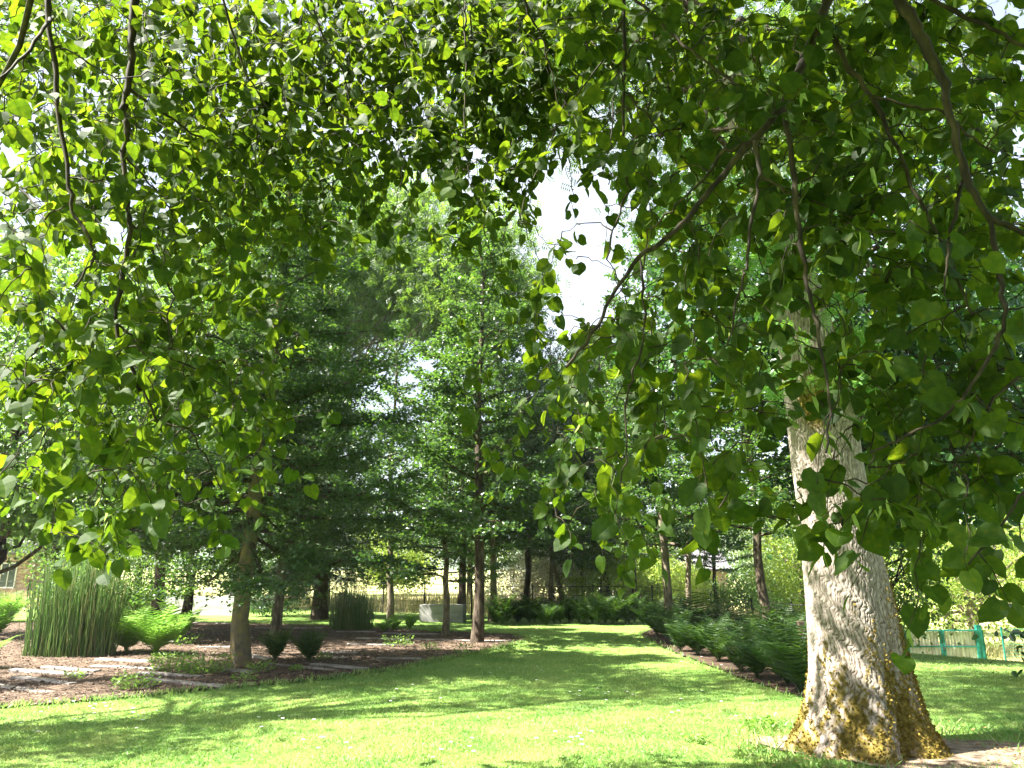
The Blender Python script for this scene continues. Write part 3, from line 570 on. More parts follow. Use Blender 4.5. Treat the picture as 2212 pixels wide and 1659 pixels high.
def build_linden():
    r = rng(77); TR = np.array([1.2, -2.2, float(H(1.2, -2.2))])
    root = empty("linden_tree", TR, "tree whose drooping boughs of heart shaped leaves hang close across the top of the view", "tree")
    hub = [np.array([.9, -1.2, 6.4]), np.array([.2, -.6, 7.2]), np.array([1.6, -.8, 5.6]), np.array([1.0, -2.0, 8.2])]
    nodes = []; polys = []
    for bi, (d0, d1, r0, r1, pix) in enumerate(BR):
        n = len(pix); pts = np.array([P(u, v, d0+(d1-d0)*i/(n-1)) for i, (u, v) in enumerate(pix)])
        # refine with small kinks
        t = np.arange(n); tt = np.linspace(0, n-1, n*4-3); q = np.stack([np.interp(tt, t, pts[:, j]) for j in range(3)], -1); q[1:-1] += r.normal(0, .004, (len(q)-2, 3))
        polys.append((q, r0, r1)); nodes.append(np.c_[q, np.full(len(q), bi)])
    nodes = np.concatenate(nodes)
    wood = [Buf() for _ in BR]; leaf = [Buf() for _ in BR]; linkr = Buf()
    for bi, (q, r0, r1) in enumerate(polys):
        wood[bi].tube(q-TR, (r1*.8+(r0*.72-r1*.8)*(1-np.linspace(0, 1, len(q)))**1.3)*r.uniform(.85, 1.2, len(q)), 8)
        if BR[bi][4][0][1] < 0 or BR[bi][4][0][0] > 2212 or BR[bi][4][0][0] < 0:
            if q[0, 2] > 2.6:   # carry the bough on, out of the picture, to a limb of the crown
                h = hub[bi % 4]+r.normal(0, .3, 3); c = curve_pts(h, q[0], .07, 10, r, .02); wood[bi].tube(c-TR, np.linspace(.05, r0*.72, 10), 7)
    wood.append(Buf()); leaf.append(Buf())
    def spray(p0, dirn, ln, nl, b, lz, droop=.5, twig=True):
        q = curve_pts(p0, p0+nz(dirn)*ln+np.array([0, 0, -droop*ln*.5]), .10, 6, r, .035)
        if twig: wood[b].tube(q-TR, np.linspace(.0032, .0013, 6), 4)
        k = np.linspace(.6, 5, nl)+r.normal(0, .1, nl); c = np.stack([np.interp(k, range(6), q[:, j]) for j in range(3)], -1)
        side = nz(np.cross(nz(dirn), [0, 0, 1])+r.normal(0, .25, 3)); sg = np.where(np.arange(nl) % 2 == 0, 1, -1)[:, None]
        ax = nz(dirn)*.45+side*sg*.7+np.array([0, 0, -.55])+r.normal(0, .38, (nl, 3))
        nr = np.array([0, -.35, .75])+r.normal(0, .55, (nl, 3)); pet = nz(ax)*.02+[0, 0, -.008]
        v = r.integers(0, 4, nl); s = lz*r.uniform(.55, 1.18, nl)
        for a in range(4):
            m = v == a
            if m.any(): leaf[b].leaves(c[m]+pet[m]*1.3-TR, ax[m], nr[m], s[m], HEARTS[a])
        for a in range(nl):
            if r.random() < .5: wood[b].tube(np.array([c[a], c[a]+pet[a]*1.35])-TR, [.0011, .0009], 3, cap=False)
        nb = r.integers(0, 3)   # pale hanging bracts
        if nb:
            m = r.integers(0, nl, nb); leaf[b].leaves(c[m]-TR, r.normal(0, .3, (nb, 3))+[0, 0, -1], r.normal(0, 1, (nb, 3)), r.uniform(.05, .09, nb), STRIP, 1)
        return q
    cnt = 0; used = np.zeros(len(nodes), int)
    for row, line in enumerate(DENS):
        for col, ch in enumerate(line):
            d = int(ch)
            if not d: continue
            y0 = DEP(col*100+50)
            m = (d/9)**1.3*(y0/2.4)**1.75*5.6; m = int(m)+(r.random() < m-int(m))
            for _ in range(m):
                u = col*100+r.uniform(-15, 115); v = row*100+r.uniform(-25, 100); y = DEP(u)*r.uniform(.92 if u < 1400 else 1.0, 1.5)
                p = P(u, v, y); dd = np.linalg.norm(nodes[:, :3]-p, axis=1); od = np.argsort(dd)[:14]; fr = od[used[od] < 2]; full = len(fr) == 0; j = od[0] if full else fr[0]; b = int(nodes[j, 3]); nn = nodes[j, :3]
                if full: j = int(np.where(used < 4, dd, 9).argmin()); b = int(nodes[j, 3]); nn = nodes[j, :3]
                if .03 < dd[j] < .9: used[j] += 1; wood[b].tube(curve_pts(nn, p, .12, 8, r, .03)-TR, np.linspace(.0040, .0024, 8), 4)
                dirn = nz(p-nn)*.8+r.normal(0, .45, 3)+np.array([0, 0, -.35])
                tip = spray(p, dirn, r.uniform(.16, .34), r.integers(5, 10), b, .080); cnt += 1
                nodes = np.vstack([nodes, [*tip[3], b], [*tip[5], b]]); used = np.append(used, [0, 0])
        if row < len(FARD):
            for col, ch in enumerate(FARD[row]):
                d = int(ch); m = d*2.6; m = int(m)+(r.random() < m-int(m))
                for _ in range(m):
                    u = col*100+r.uniform(0, 100); v = row*100+r.uniform(-30, 100); y = r.uniform(4.6, 6.0 if not 950 < u < 1650 else 4.9); p = P(u, v, y)
                    b = len(BR)
                    spray(p, r.normal(0, 1, 3)+np.array([0, .3, -.6]), r.uniform(.2, .4), r.integers(6, 11), b, .078)
    for b in range(len(BR)):
        w = wood[b].build("branch", M['twig'], root, True)
        if leaf[b].n: leaf[b].build("foliage", [M['linden'], M['bract']], w, veins=True)
    w = wood[-1].build("outer_twigs", M['twig'], root, True); leaf[-1].build("foliage", [M['linden'], M['bract']], w, veins=True)
    # trunk, limbs and the rest of the crown over and behind the camera
    T = Buf(); trunk_buf(T, 9.5, .38, r, (-.02, .05), n=14); T.build("trunk", M['bark_g'], root, True)
    Lb = Buf()
    for h in hub:
        Lb.tube(curve_pts(np.array([-.05, .15, 2.6+r.random()]), h-TR, .10, 9, r, .02), np.linspace(.13, .05, 9), 8)
    F = Buf(); n = 3000; ctr = np.array(CROWN[:3])-TR; rad = np.array(CROWN[3:])
    c = ctr+nz(r.normal(0, 1, (n, 3)))*(r.random(n)**.4)[:, None]*rad; keep = []
    for p in c:
        w = p+TR; f = w[1]*math.cos(PITCH)+(w[2]-CAMZ)*math.sin(PITCH); up = -w[1]*math.sin(PITCH)+(w[2]-CAMZ)*math.cos(PITCH)
        keep.append(not (f > .1 and abs(w[0])/f < .85 and abs(up)/f < .66) and w[2] > 2.9)
    c = c[np.array(keep)]; n = len(c); k = np.repeat(np.arange(n), 26); m = len(k); off = r.normal(0, .30, (m, 3)); pos = c[k]+off
    w = pos+TR; f = w[:, 1]*math.cos(PITCH)+(w[:, 2]-CAMZ)*math.sin(PITCH); up = -w[:, 1]*math.sin(PITCH)+(w[:, 2]-CAMZ)*math.cos(PITCH)
    kk = ~((f > .1) & (np.abs(w[:, 0])/np.maximum(f, .1) < .74) & (np.abs(up)/np.maximum(f, .1) < .56)); pos = pos[kk]; m = len(pos)
    F.leaves(pos, r.normal(0, .7, (m, 3))+[0, 0, -.5], r.normal(0, .6, (m, 3))+[0, 0, 1], .09*r.uniform(.7, 1.2, m), BROAD)
    for i in range(0, n, 40): Lb.tube(curve_pts(hub[i % 4]-TR, c[i], .06, 7, r, .03), np.linspace(.045, .008, 7), 5)
    Lb.build("limb", M['bark_g'], root, True); F.build("crown", M['linden'], root)
    print("linden sprays", cnt)
CROWN = (.4, -.2, 7.0, 4.6, 4.4, 3.6)
build_linden()
#@@TREES
# ------------------------------------------------------------------ ginkgo grove
def place(asset_objs, name, base, label, cat, rz, sc, group=None, sz=None):
    o = empty(name, base, label, cat, group, rz, sc)
    if sz: o.scale = (sc, sc, sz)
    share(o, asset_objs); return o
def hide_src(objs):
    for o in objs: bpy.data.objects.remove(o)
GA = ginkgo(101, 10.5, 3.9, 2.05, .150, 1.1, .075, 'bark_y', lean=(.012, 0), nb=94, up=-.14)
g0 = G(522, 1440); root = empty("ginkgo_tree", g0, "nearest ginkgo with lichen yellowed bark standing in bark mulch just behind the mown edge", "tree"); asset(root, GA)
GV = [ginkgo(200+i, hh, rr*1.06, hb-.30, r0, (1.2, .75, 1.2, .8)[i], .105, bk, lean=ln, nb=nb) for i, (hh, rr, hb, r0, bk, ln, nb) in enumerate([
    (10.0, 2.9, 2.5, .112, 'bark_d', (.01, 0), 52), (10.0, 2.5, 3.0, .10, 'bark_d', (-.02, .01), 44), (10.0, 3.1, 2.3, .105, 'bark_g', (-.012, 0), 54), (10.0, 2.7, 2.5, .095, 'bark_g', (.015, 0), 46)])]
GROVE = [ # u, v of foot, variant, scale, height, label
 (508,1378,1,1.0,.95,"dark thin ginkgo trunk right behind the lichen yellowed one"),
 (1030,1390,0,1.08,1.02,"slightly leaning ginkgo standing in bark mulch at the corner of the lawn"),
 (962,1375,3,.86,.72,"slender ginkgo standing in front of the pale concrete block"),
 (1062,1343,2,1.08,1.08,"ginkgo rising behind the corner ginkgo beside the blossoming shrub"),
 (1137,1330,1,1.05,1.0,"dark ginkgo in the fern row with the blossoming shrub at its left"),
 (1190,1330,3,1.1,1.08,"ginkgo with a pale brown leaning trunk in the middle of the fern row"),
 (1213,1322,0,1.0,1.0,"thin dark ginkgo directly behind the pale brown leaning one"),
 (1259,1330,2,.98,.92,"very thin black stemmed ginkgo between the forked tree and the fern clump"),
 (1315,1328,1,1.05,1.1,"straight dark ginkgo in front of the yellow green shrub"),
 (1372,1335,0,1.1,1.05,"paired dark ginkgo trunk at the end of the fern row"),
 (1362,1318,3,1.0,1.12,"ginkgo hidden half behind the paired dark trunk at the end of the fern row"),
 (1449,1372,2,1.08,1.1,"grey brown ginkgo rising from the near fern bank in front of the pink house"),
 (1492,1350,3,1.0,1.0,"thin ginkgo right of the grey brown one in the fern bank"),
 (1531,1345,0,.95,.92,"low branched ginkgo at the back of the fern bank beside a fence post"),
 (1664,1418,1,.95,.90,"pale grey slim ginkgo standing alone in the fern bank next to the mossy giant"),
]
r = rng(9)
for u, v, k, sc, hz, lab in GROVE:
    place(GV[k], "ginkgo_tree", G(u, v), lab, "tree", r.uniform(0, 6.28), sc*(.80 if 1180 < u < 1380 else 1), "ginkgo trees of the grove", sc*hz)
# more of the grove on the left, partly out of the picture
for (x, y, k, sc, lab) in [(-11.8, 10.6, 1, .85, "ginkgo left of the tall horsetail clump with boughs entering from outside the frame"), (-9.5, 22.5, 0, 1.1, "ginkgo behind the tall horsetail clump with a dark upright trunk"),
     (-13.5, 25, 1, 1.15, "ginkgo far behind the horsetails near the brick house"), (-4.0, 25.5, 3, 1.05, "ginkgo standing between the conifer and the white barked tree"), (-6.4, 21.0, 2, 1.12, "tall ginkgo in the second row right of the lichen yellowed one"), (-1.9, 28.5, 0, 1.2, "tall ginkgo behind the small horsetail clump"), (.6, 31.5, 3, 1.2, "tall ginkgo at the back of the grove above the fern row"), (8.4, 31.5, 1, .8, "ginkgo at the back of the grove left of the pink house")]:
    place(GV[k], "ginkgo_tree", (x, y, H(x, y)), lab, "tree", r.uniform(0, 6.28), sc, "ginkgo trees of the grove")
hide_src([o for g in GV for o in g])
# ------------------------------------------------------------------ other trees
def tree(name, base, label, cat, *a, **k):
    o = empty(name, base, label, cat); asset(o, blob_tree(*a, **k)); return o
def at(x, y): return (x, y, float(H(x, y)))
# unseen tree added at the left, crown lobes shaped to streak the lawn with shade
tree("maple_tree", at(-10.4, 7.5), "added tree outside the frame, its thin leaf layers shaped to shade the near lawn", "tree", 31, 15, [(.6,-1.0,7.2,1.9,.45,.6),(1.4,-.1,7.4,1.4,.35,.5),(4.2,1.3,12,3.0,.4,.4),(3.2,2.1,12.3,3.0,.35,.4),(4.9,2.6,12.6,3.2,.4,.5),(3.2,3.4,12.6,3.0,.4,.5),(1.2,4.3,12,3,.6,.5),(-1,3.2,11,2.0,2,1.2)], 560, 46, .13, 'mid', .2, clu=.42)
# conifer with a thick trunk
def conifer(seed, Hh, R, hb, r0, nb, lsz, dens):
    return ginkgo(seed, Hh, R, hb, r0, dens, lsz, 'bark_d', nb=nb, tmpl=SPRIG, lm='conifer', up=-.12, flat=.22, top=.05)
o = empty("yew_tree", G(690, 1338), "dark conifer with a thick trunk and drooping boughs behind the small horsetail clump", "tree"); asset(o, conifer(41, 11.5, 3.2, 1.5, .26, 70, .20, 1.5))
o = empty("yew_tree", at(-7.4, 29.5), "smaller dark conifer with bare lower twigs left of the thick trunked one", "tree"); asset(o, conifer(42, 9, 3.0, 1.0, .16, 50, .22, 1.2))
# large ash behind the grove at upper left
tree("ash_tree", at(-8.4, 34), "tall feathery leaved tree with arching brown limbs above the ginkgos", "tree", 43, 21, [(-1,0,16.5,7,5,5),(4.5,-1,16,5.5,4,4),(7,-3,13.5,3.2,2.6,2.2),(-5,1,13.5,5,4,3.5)], 1000, 42, .34, 'ash', .30, 'bark_g', PIN3, .60, limbs=26, trunk_top=.7)
tree("ash_tree", at(4.5, 37), "pale feathery tree in the distance under the brightest patch of sky", "tree", 44, 15, [(0,0,9,3.6,3.6,4.6),(-3,0,7.5,2.4,2.4,3)], 420, 40, .30, 'ash', .22, 'bark_g', PIN3, .5, limbs=14)
# dark broad tree behind the mossy giant
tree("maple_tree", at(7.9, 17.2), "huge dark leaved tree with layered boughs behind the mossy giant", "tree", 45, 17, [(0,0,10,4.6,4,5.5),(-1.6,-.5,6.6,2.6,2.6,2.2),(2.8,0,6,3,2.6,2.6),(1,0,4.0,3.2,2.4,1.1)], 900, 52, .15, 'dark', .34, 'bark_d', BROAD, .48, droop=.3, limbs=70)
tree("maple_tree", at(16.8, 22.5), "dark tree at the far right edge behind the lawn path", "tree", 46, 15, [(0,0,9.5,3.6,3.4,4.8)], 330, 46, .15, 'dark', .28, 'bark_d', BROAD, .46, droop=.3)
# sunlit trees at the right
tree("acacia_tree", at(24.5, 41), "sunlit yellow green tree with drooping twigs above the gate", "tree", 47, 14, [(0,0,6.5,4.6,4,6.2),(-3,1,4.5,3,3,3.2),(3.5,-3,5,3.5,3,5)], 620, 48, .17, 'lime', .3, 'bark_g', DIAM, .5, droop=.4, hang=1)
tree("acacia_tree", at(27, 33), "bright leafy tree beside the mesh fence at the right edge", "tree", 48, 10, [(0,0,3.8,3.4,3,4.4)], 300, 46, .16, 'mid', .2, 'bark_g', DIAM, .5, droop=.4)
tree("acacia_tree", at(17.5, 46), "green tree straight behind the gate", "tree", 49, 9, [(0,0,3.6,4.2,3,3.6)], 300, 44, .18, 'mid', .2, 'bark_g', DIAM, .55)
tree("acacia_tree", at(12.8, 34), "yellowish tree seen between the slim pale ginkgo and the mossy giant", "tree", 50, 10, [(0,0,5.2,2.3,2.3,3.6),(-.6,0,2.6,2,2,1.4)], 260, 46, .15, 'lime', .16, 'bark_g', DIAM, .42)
tree("maple_tree", at(10.4, 21.5), "low green tree filling the gap at the left of the mossy giant", "tree", 51, 6.5, [(0,0,2.6,1.6,1.6,2.2)], 170, 44, .12, 'mid', .12, 'bark_d', DIAM, .38)
# background of the grove
def shrub(name, base, label, seed, lobes, ncl, nl, lsz, lm, tm=DIAM, clu=.3):
    h = max(l[2]+l[5] for l in lobes); o = empty(name, base, label, "shrub")
    asset(o, blob_tree(seed, h, lobes, ncl, nl, lsz, lm, .06, 'bark_d', tm, clu, limbs=14, trunk_top=.6)[:]); return o
shrub("blossom_shrub", G(1110,1328)+np.array([0,2,0]), "shrub smothered in creamy blossom behind the fern row", 61, [(0,0,1.0,1.6,1.2,1.0),(.9,0,1.8,1.3,1,1.1)], 180, 46, .09, 'flower')
shrub("blossom_shrub", at(1.8, 33), "second blossoming shrub further back and partly hidden by thin trunks", 62, [(0,0,1.2,1.7,1.2,1.3)], 150, 44, .10, 'flower')
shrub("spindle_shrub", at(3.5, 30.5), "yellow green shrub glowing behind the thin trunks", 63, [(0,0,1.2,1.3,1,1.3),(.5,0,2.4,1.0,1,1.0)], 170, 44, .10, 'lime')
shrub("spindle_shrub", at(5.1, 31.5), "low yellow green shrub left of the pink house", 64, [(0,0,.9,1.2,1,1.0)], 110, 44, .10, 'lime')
for i, (x, y, h, rr, lm, lab) in enumerate([
   (-24, 40, 16, 6, 'mid', "green tree at the left edge behind the brick house"), (-17.5, 36, 15, 5, 'mid', "leafy tree behind the horsetails beyond the fence"),
   (-12.5, 44, 15, 5, 'mid', "round tree beyond the meadow left of the white barked tree"), (-9.6, 60, 6, 3.2, 'lime', "small orchard tree far out in the pale meadow"),
   (-2.5, 46, 12, 4.6, 'mid', "far green tree behind the conifer"), (3.8, 48, 5.5, 3.0, 'mid', "far tree behind the blossoming shrub"), (8.5, 52, 6, 3.0, 'lime', "far sunlit tree left of the pink house"),
   (21, 60, 11, 5, 'mid', "far tree right of the blue hill"), (31, 55, 14, 6, 'lime', "far sunlit tree at the right edge"), (-33, 50, 14, 6, 'mid', "far tall tree out at the left edge")]):
    tree("maple_tree", at(x, y), lab, "tree", 300+i, h, [(0,0,h*.55,rr,rr,h*.42),(rr*.4,-.4,h*.32,rr*.7,rr*.7,h*.2)], int(230+rr*32), 44, .21, lm, .18, 'bark_d', DIAM, .6)
# near left trees that fill the left edge
tree("maple_tree", at(-14.2, 20.8), "bright green leafy tree behind the tall horsetail clump at the left edge", "tree", 71, 13, [(0,0,7.2,3.9,3,5.0),(1.4,-1,3.9,2.4,2,1.4)], 640, 46, .13, 'mid', .2, 'bark_d', BROAD, .42)
tree("maple_tree", at(-8.7, 19.0), "leafy tree with a dark stem behind the fern clumps", "tree", 72, 11, [(0,0,6.8,3.0,2.6,3.8),(-.6,0,3.9,2.2,2,1.0)], 330, 46, .12, 'mid', .13, 'bark_d', BROAD, .40)
shrub("elder_shrub", at(-9.4, 30.5), "dark rounded shrub between the long low wall and the conifers", 65, [(0,0,1.1,1.1,1,1.2)], 120, 44, .10, 'dark')
shrub("elder_shrub", at(-14.6, 26.5), "green shrub behind the pale ferns left of the long low wall", 66, [(0,0,.8,1.5,1,.9)], 120, 44, .10, 'mid')
shrub("elder_shrub", at(-14.8, 28), "tall green shrub under the trees behind the horsetails", 67, [(0,0,1.3,2.4,1.2,1.5)], 220, 44, .11, 'mid')
shrub("elder_shrub", at(13.6, 38), "sunlit shrub in front of the pale pink house", 68, [(0,0,1.4,2.2,1.2,1.6)], 200, 44, .12, 'lime')
shrub("elder_shrub", at(9.2, 42), "round sunlit shrub screening the pale pink house", 70, [(0,0,1.5,1.7,1.2,1.6),(1.6,0,1.1,1.4,1,1.2)], 240, 44, .12, 'lime')
shrub("elder_shrub", at(8.6, 28.4), "green shrub between the fern bank and the fence", 69, [(0,0,.9,1.3,1,1.1)], 130, 44, .10, 'mid')
# white barked tree and forked tree
tree("birch_tree", G(455, 1322)+np.array([0, 2.5, 0]), "short white barked tree with a fork beside the long low wall", "tree", 73, 7.5, [(0,0,5.4,2.2,2,2.0)], 150, 44, .12, 'mid', .30, 'bark_w', DIAM, .4, lean=(.0, 0))
tree("maple_tree", G(1225, 1330)+np.array([0, 1, 0]), "forked crooked tree with a mossy leaning stem in the fern row", "tree", 74, 6, [(0,0,4.6,1.6,1.5,1.4)], 90, 40, .12, 'mid', .12, 'bark_y', DIAM, .4, lean=(-.22, 0))
# laurel at the right edge
for i, (u, v, lab) in enumerate([(2365, 1480, "glossy dark laurel shrub cut by the right edge beside the sunny lawn")]):
    g = G(u, v); o = empty("laurel_shrub", g, lab, "shrub"); asset(o, blob_tree(81+i, 2.2, [(0,0,.75,.45,.5,.8)], 80, 40, .12, 'laurel', .04, 'bark_d', BROAD, .22, limbs=12, trunk_top=.6))
# ------------------------------------------------------------------ ferns, horsetails, weeds
def fern_mesh(seed, nf, L, lm):
    r = rng(seed); B = Buf()
    for i in range(nf):
        a = i*2.4+r.normal(0, .3); l = L*r.uniform(.5, 1.15); e0 = r.uniform(.95, 1.5); n = 20; t = np.linspace(0, 1, n)
        el = e0-e0*r.uniform(.6, 1.35)*t**1.8; ds = l/n; rad = np.cumsum(np.cos(el)*ds); z = np.cumsum(np.sin(el)*ds)
        q = np.stack([rad*math.cos(a), rad*math.sin(a), z], -1); B.tube(q[::3], np.linspace(.005, .002, len(q[::3])), 3, cap=False)
        tg = nz(np.gradient(q, axis=0)); side = np.cross(tg, [math.sin(a), -math.cos(a), 0]); sd = np.array([-math.sin(a), math.cos(a), 0]); up = nz(np.cross(sd, tg))
        w = l*.29*np.sin(np.clip(t*1.05+.05, 0, 1)*math.pi)**.7*(1-t*.25); k = (t > .12)
        for s in (1, -1):
            ax = sd*s+tg*.35-np.array([0, 0, .12]); B.leaves(q[k], np.broadcast_to(ax, q.shape)[k]+r.normal(0, .06, (k.sum(), 3)), up[k]*1.0+0*q[k], w[k]+.004, ([(0,-.07,0),(0,.07,0),(.0,.0,0),(.062,.15,.02),(.05,.6,0),(0,1,-.10),(-.05,.6,0),(-.062,.15,.02)], [(2,3,4),(2,4,5),(2,5,6),(2,6,7)]))
    return B
FA = [fern_mesh(500+i, nf, 1.0, 'fern').build("fern", M['fern']) for i, nf in enumerate((17, 20, 15))]
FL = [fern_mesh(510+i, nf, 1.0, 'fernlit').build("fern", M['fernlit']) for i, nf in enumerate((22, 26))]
def fern(src, base, sc, label, group, rz):
    o = src.copy(); link(o); o.location = tuple(map(float, base)); o.scale = (sc, sc, sc*1.0); o.rotation_euler = (0, 0, rz); tag(o, label, "fern", group); return o
r = rng(15)
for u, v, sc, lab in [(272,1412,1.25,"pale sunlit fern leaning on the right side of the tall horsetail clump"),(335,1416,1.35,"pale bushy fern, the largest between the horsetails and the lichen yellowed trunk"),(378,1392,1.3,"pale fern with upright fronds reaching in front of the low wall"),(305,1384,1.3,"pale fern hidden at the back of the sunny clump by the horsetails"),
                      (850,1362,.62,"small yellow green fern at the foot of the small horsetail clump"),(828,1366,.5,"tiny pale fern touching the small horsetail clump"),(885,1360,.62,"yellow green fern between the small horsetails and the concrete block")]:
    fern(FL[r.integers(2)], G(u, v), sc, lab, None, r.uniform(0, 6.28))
for u, v, sc, lab in [(10,1345,1.4,"broad bright fern at the left edge behind the tall horsetails"),(-20,1385,1.25,"bright fern entering from the left edge in front of the other"),(-60,1450,.9,"low pale fern at the left edge beside the timber sleepers")]:
    fern(FL[r.integers(2)], G(u, v), sc, lab, None, r.uniform(0, 6.28))
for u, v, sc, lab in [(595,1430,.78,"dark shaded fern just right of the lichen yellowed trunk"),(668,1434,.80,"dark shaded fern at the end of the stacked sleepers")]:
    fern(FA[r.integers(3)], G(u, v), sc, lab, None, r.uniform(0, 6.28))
bank = [(1408,1378),(1440,1392),(1478,1408),(1520,1422),(1562,1438),(1605,1452),(1650,1468),(1695,1482),(1735,1498),(1425,1366),(1468,1376),(1515,1388),(1560,1400),(1610,1412),(1655,1426),(1700,1440),(1745,1455),(1450,1360),(1500,1366),(1550,1374),(1590,1384),(1640,1395),(1690,1405),(1735,1418),(1775,1440)]
for i, (u, v) in enumerate(bank):
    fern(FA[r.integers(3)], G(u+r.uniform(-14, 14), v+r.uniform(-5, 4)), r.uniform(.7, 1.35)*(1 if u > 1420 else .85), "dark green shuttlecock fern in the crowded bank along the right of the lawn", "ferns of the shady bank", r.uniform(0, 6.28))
for i in range(24):
    u = 1072+i*13.8+r.uniform(-5, 5); v = 1343+r.uniform(0, 9)
    fern(FA[r.integers(3)], G(u, v), r.uniform(.8, 1.35), "fern in the low row along the back of the lawn", "ferns of the back row", r.uniform(0, 6.28))
hide_src(FA+FL)
def horsetail(base, rx, ry, n, h, seed, label):
    r = rng(seed); B = Buf(); a = r.random(n)*6.28; q = np.sqrt(r.random(n)); root = None
    for i in range(n):
        x, y = q[i]*rx*math.cos(a[i]), q[i]*ry*math.sin(a[i]); hh = h*r.uniform(.45, 1.12)*(1-.25*q[i]**4); ln = r.normal(0, .075, 2)+np.array([x/rx, y/ry])*.03
        m = 7; z = np.linspace(0, hh, m); p = np.stack([x+ln[0]*z+r.normal(0, .004, m), y+ln[1]*z, z-.02], -1); B.tube(p, r.uniform(.005, .0085)*np.linspace(1.1, .7, m), 4)
    o = B.build("horsetail_clump", M['horse']); o.location = tuple(map(float, base)); tag(o, label, "horsetail"); return o
g = G(118, 1424); horsetail(g+np.array([0, .5, 0]), .90, .5, 950, 1.85, 601, "tall dense clump of upright green horsetail stems at the edge of the bark mulch")
g = G(752, 1364); horsetail(g+np.array([0, .4, 0]), .66, .35, 480, 1.25, 602, "smaller far clump of horsetail stems in front of the conifer")
def weed(u, v, R_, n, label, m='weed'):
    r = rng(int(u*7+v)); B = Buf(); d = r.random(n)*6.28; q = np.sqrt(r.random(n))*R_
    c = np.stack([q*np.cos(d), q*np.sin(d), r.random(n)*R_*.6+.01], -1)
    for i in range(0, n, 4): B.tube(np.array([[c[i,0]*.5, c[i,1]*.5, 0], c[i]]), [.002, .0015], 3, cap=False)
    B.leaves(c, np.stack([np.cos(d), np.sin(d), r.normal(.3, .5, n)], -1), r.normal(0, .4, (n, 3))+[0, 0, 1], r.uniform(.03, .075, n), DIAM)
    o = B.build("weed_plant", M[m]); g = G(u, v); o.location = (g[0], g[1], g[2]+.03); tag(o, label, "weed")
for a in [(375,1452,.42,420,"sprawling pale weed patch between two sleepers left of the lichen yellowed trunk"),(440,1458,.45,420,"sprawling green weed patch at the foot of the lichen yellowed trunk"),(290,1492,.30,260,"dark green weed lying flat near the mulch edge"),(642,1452,.10,60,"small upright weed by the stacked sleepers"),(560,1455,.25,110,"low weed in front of the dark ferns"),
          (527,1475,.16,90,"little leafy weed at the lawn edge in front of the trunk"),(400,1395,.35,160,"loose weed patch behind the sunny sleepers"),(930,1408,.22,110,"grassy weed tuft in the mulch left of the corner ginkgo"),(860,1398,.35,160,"thin weed patch in the sunlit mulch"),(1000,1412,.25,110,"weed near the foot of the corner ginkgo"),(940,1368,.18,120,"small leafy plant in front of the concrete block"),(350,1432,.2,90,"weed beside the longest sleeper"),(160,1470,.14,60,"weed sprouting between the left sleepers"),(700,1428,.14,70,"weed by the far end of the stacked sleepers")]: weed(*a)
weed(1640, 1582, .16, 110, "loose seedy weed on the lawn beside the mossy giant"); weed(1500, 1605, .09, 50, "dark sprig lying on the sunny lawn"); weed(1660, 1572, .12, 60, "pale stalky weed at the mossy base")
# ------------------------------------------------------------------ timber sleepers in the mulch
SL = [((-60,1480),(108,1500)),((31,1470),(159,1482)),((25,1455),(193,1463)),((96,1448),(210,1455)),((198,1445),(348,1448)),((300,1460),(436,1467)),((314,1473),(484,1490)),((487,1452),(544,1457)),((363,1388),(411,1391)),((425,1402),(504,1402)),((411,1347),(501,1349)),((580,1438),(723,1452)),((674,1440),(792,1450)),((696,1422),(748,1425)),((542,1421),(583,1428)),((696,1414),(773,1414)),((814,1426),(910,1427)),((751,1396),(855,1397)),((770,1383),(888,1385)),((726,1368),(811,1368)),((897,1385),(1106,1387)),((828,1372),(949,1373)),((550,1360),(696,1360)),((210,1430),(330,1434))]
LABS = ["nearest sleeper, cut by the left edge by the lawn","sleeper second from the lawn edge under the tall horsetails","long sleeper in front of the tall horsetails","short sleeper just below the horsetail stems","sleeper running right from the horsetails into sunlight","dappled sleeper left of the lichen yellowed trunk half under weeds","bright sleeper slanting towards the lawn left of the lichen yellowed trunk","bluish sleeper at the very foot of the lichen yellowed trunk","short sleeper behind the pale ferns","thin sleeper behind the lichen yellowed trunk","sleeper close to the long low wall","left of the two stacked sleepers in front of the dark ferns","right of the two stacked sleepers in front of the dark ferns","sunlit sleeper end right of the dark ferns","sunlit sleeper end between the trunk and the dark ferns","dull sleeper behind the sunlit end right of the dark ferns","thin sleeper in the shade near the lawn in the middle","sleeper crossing the sunlit mulch in the middle","sleeper behind the one crossing the sunlit mulch","sleeper touching the small horsetail clump","longest far sleeper passing the corner ginkgo","sleeper in front of the concrete block's slender ginkgo","far pale sleeper near the conifer","sleeper end by the pale ferns"]
r = rng(31)
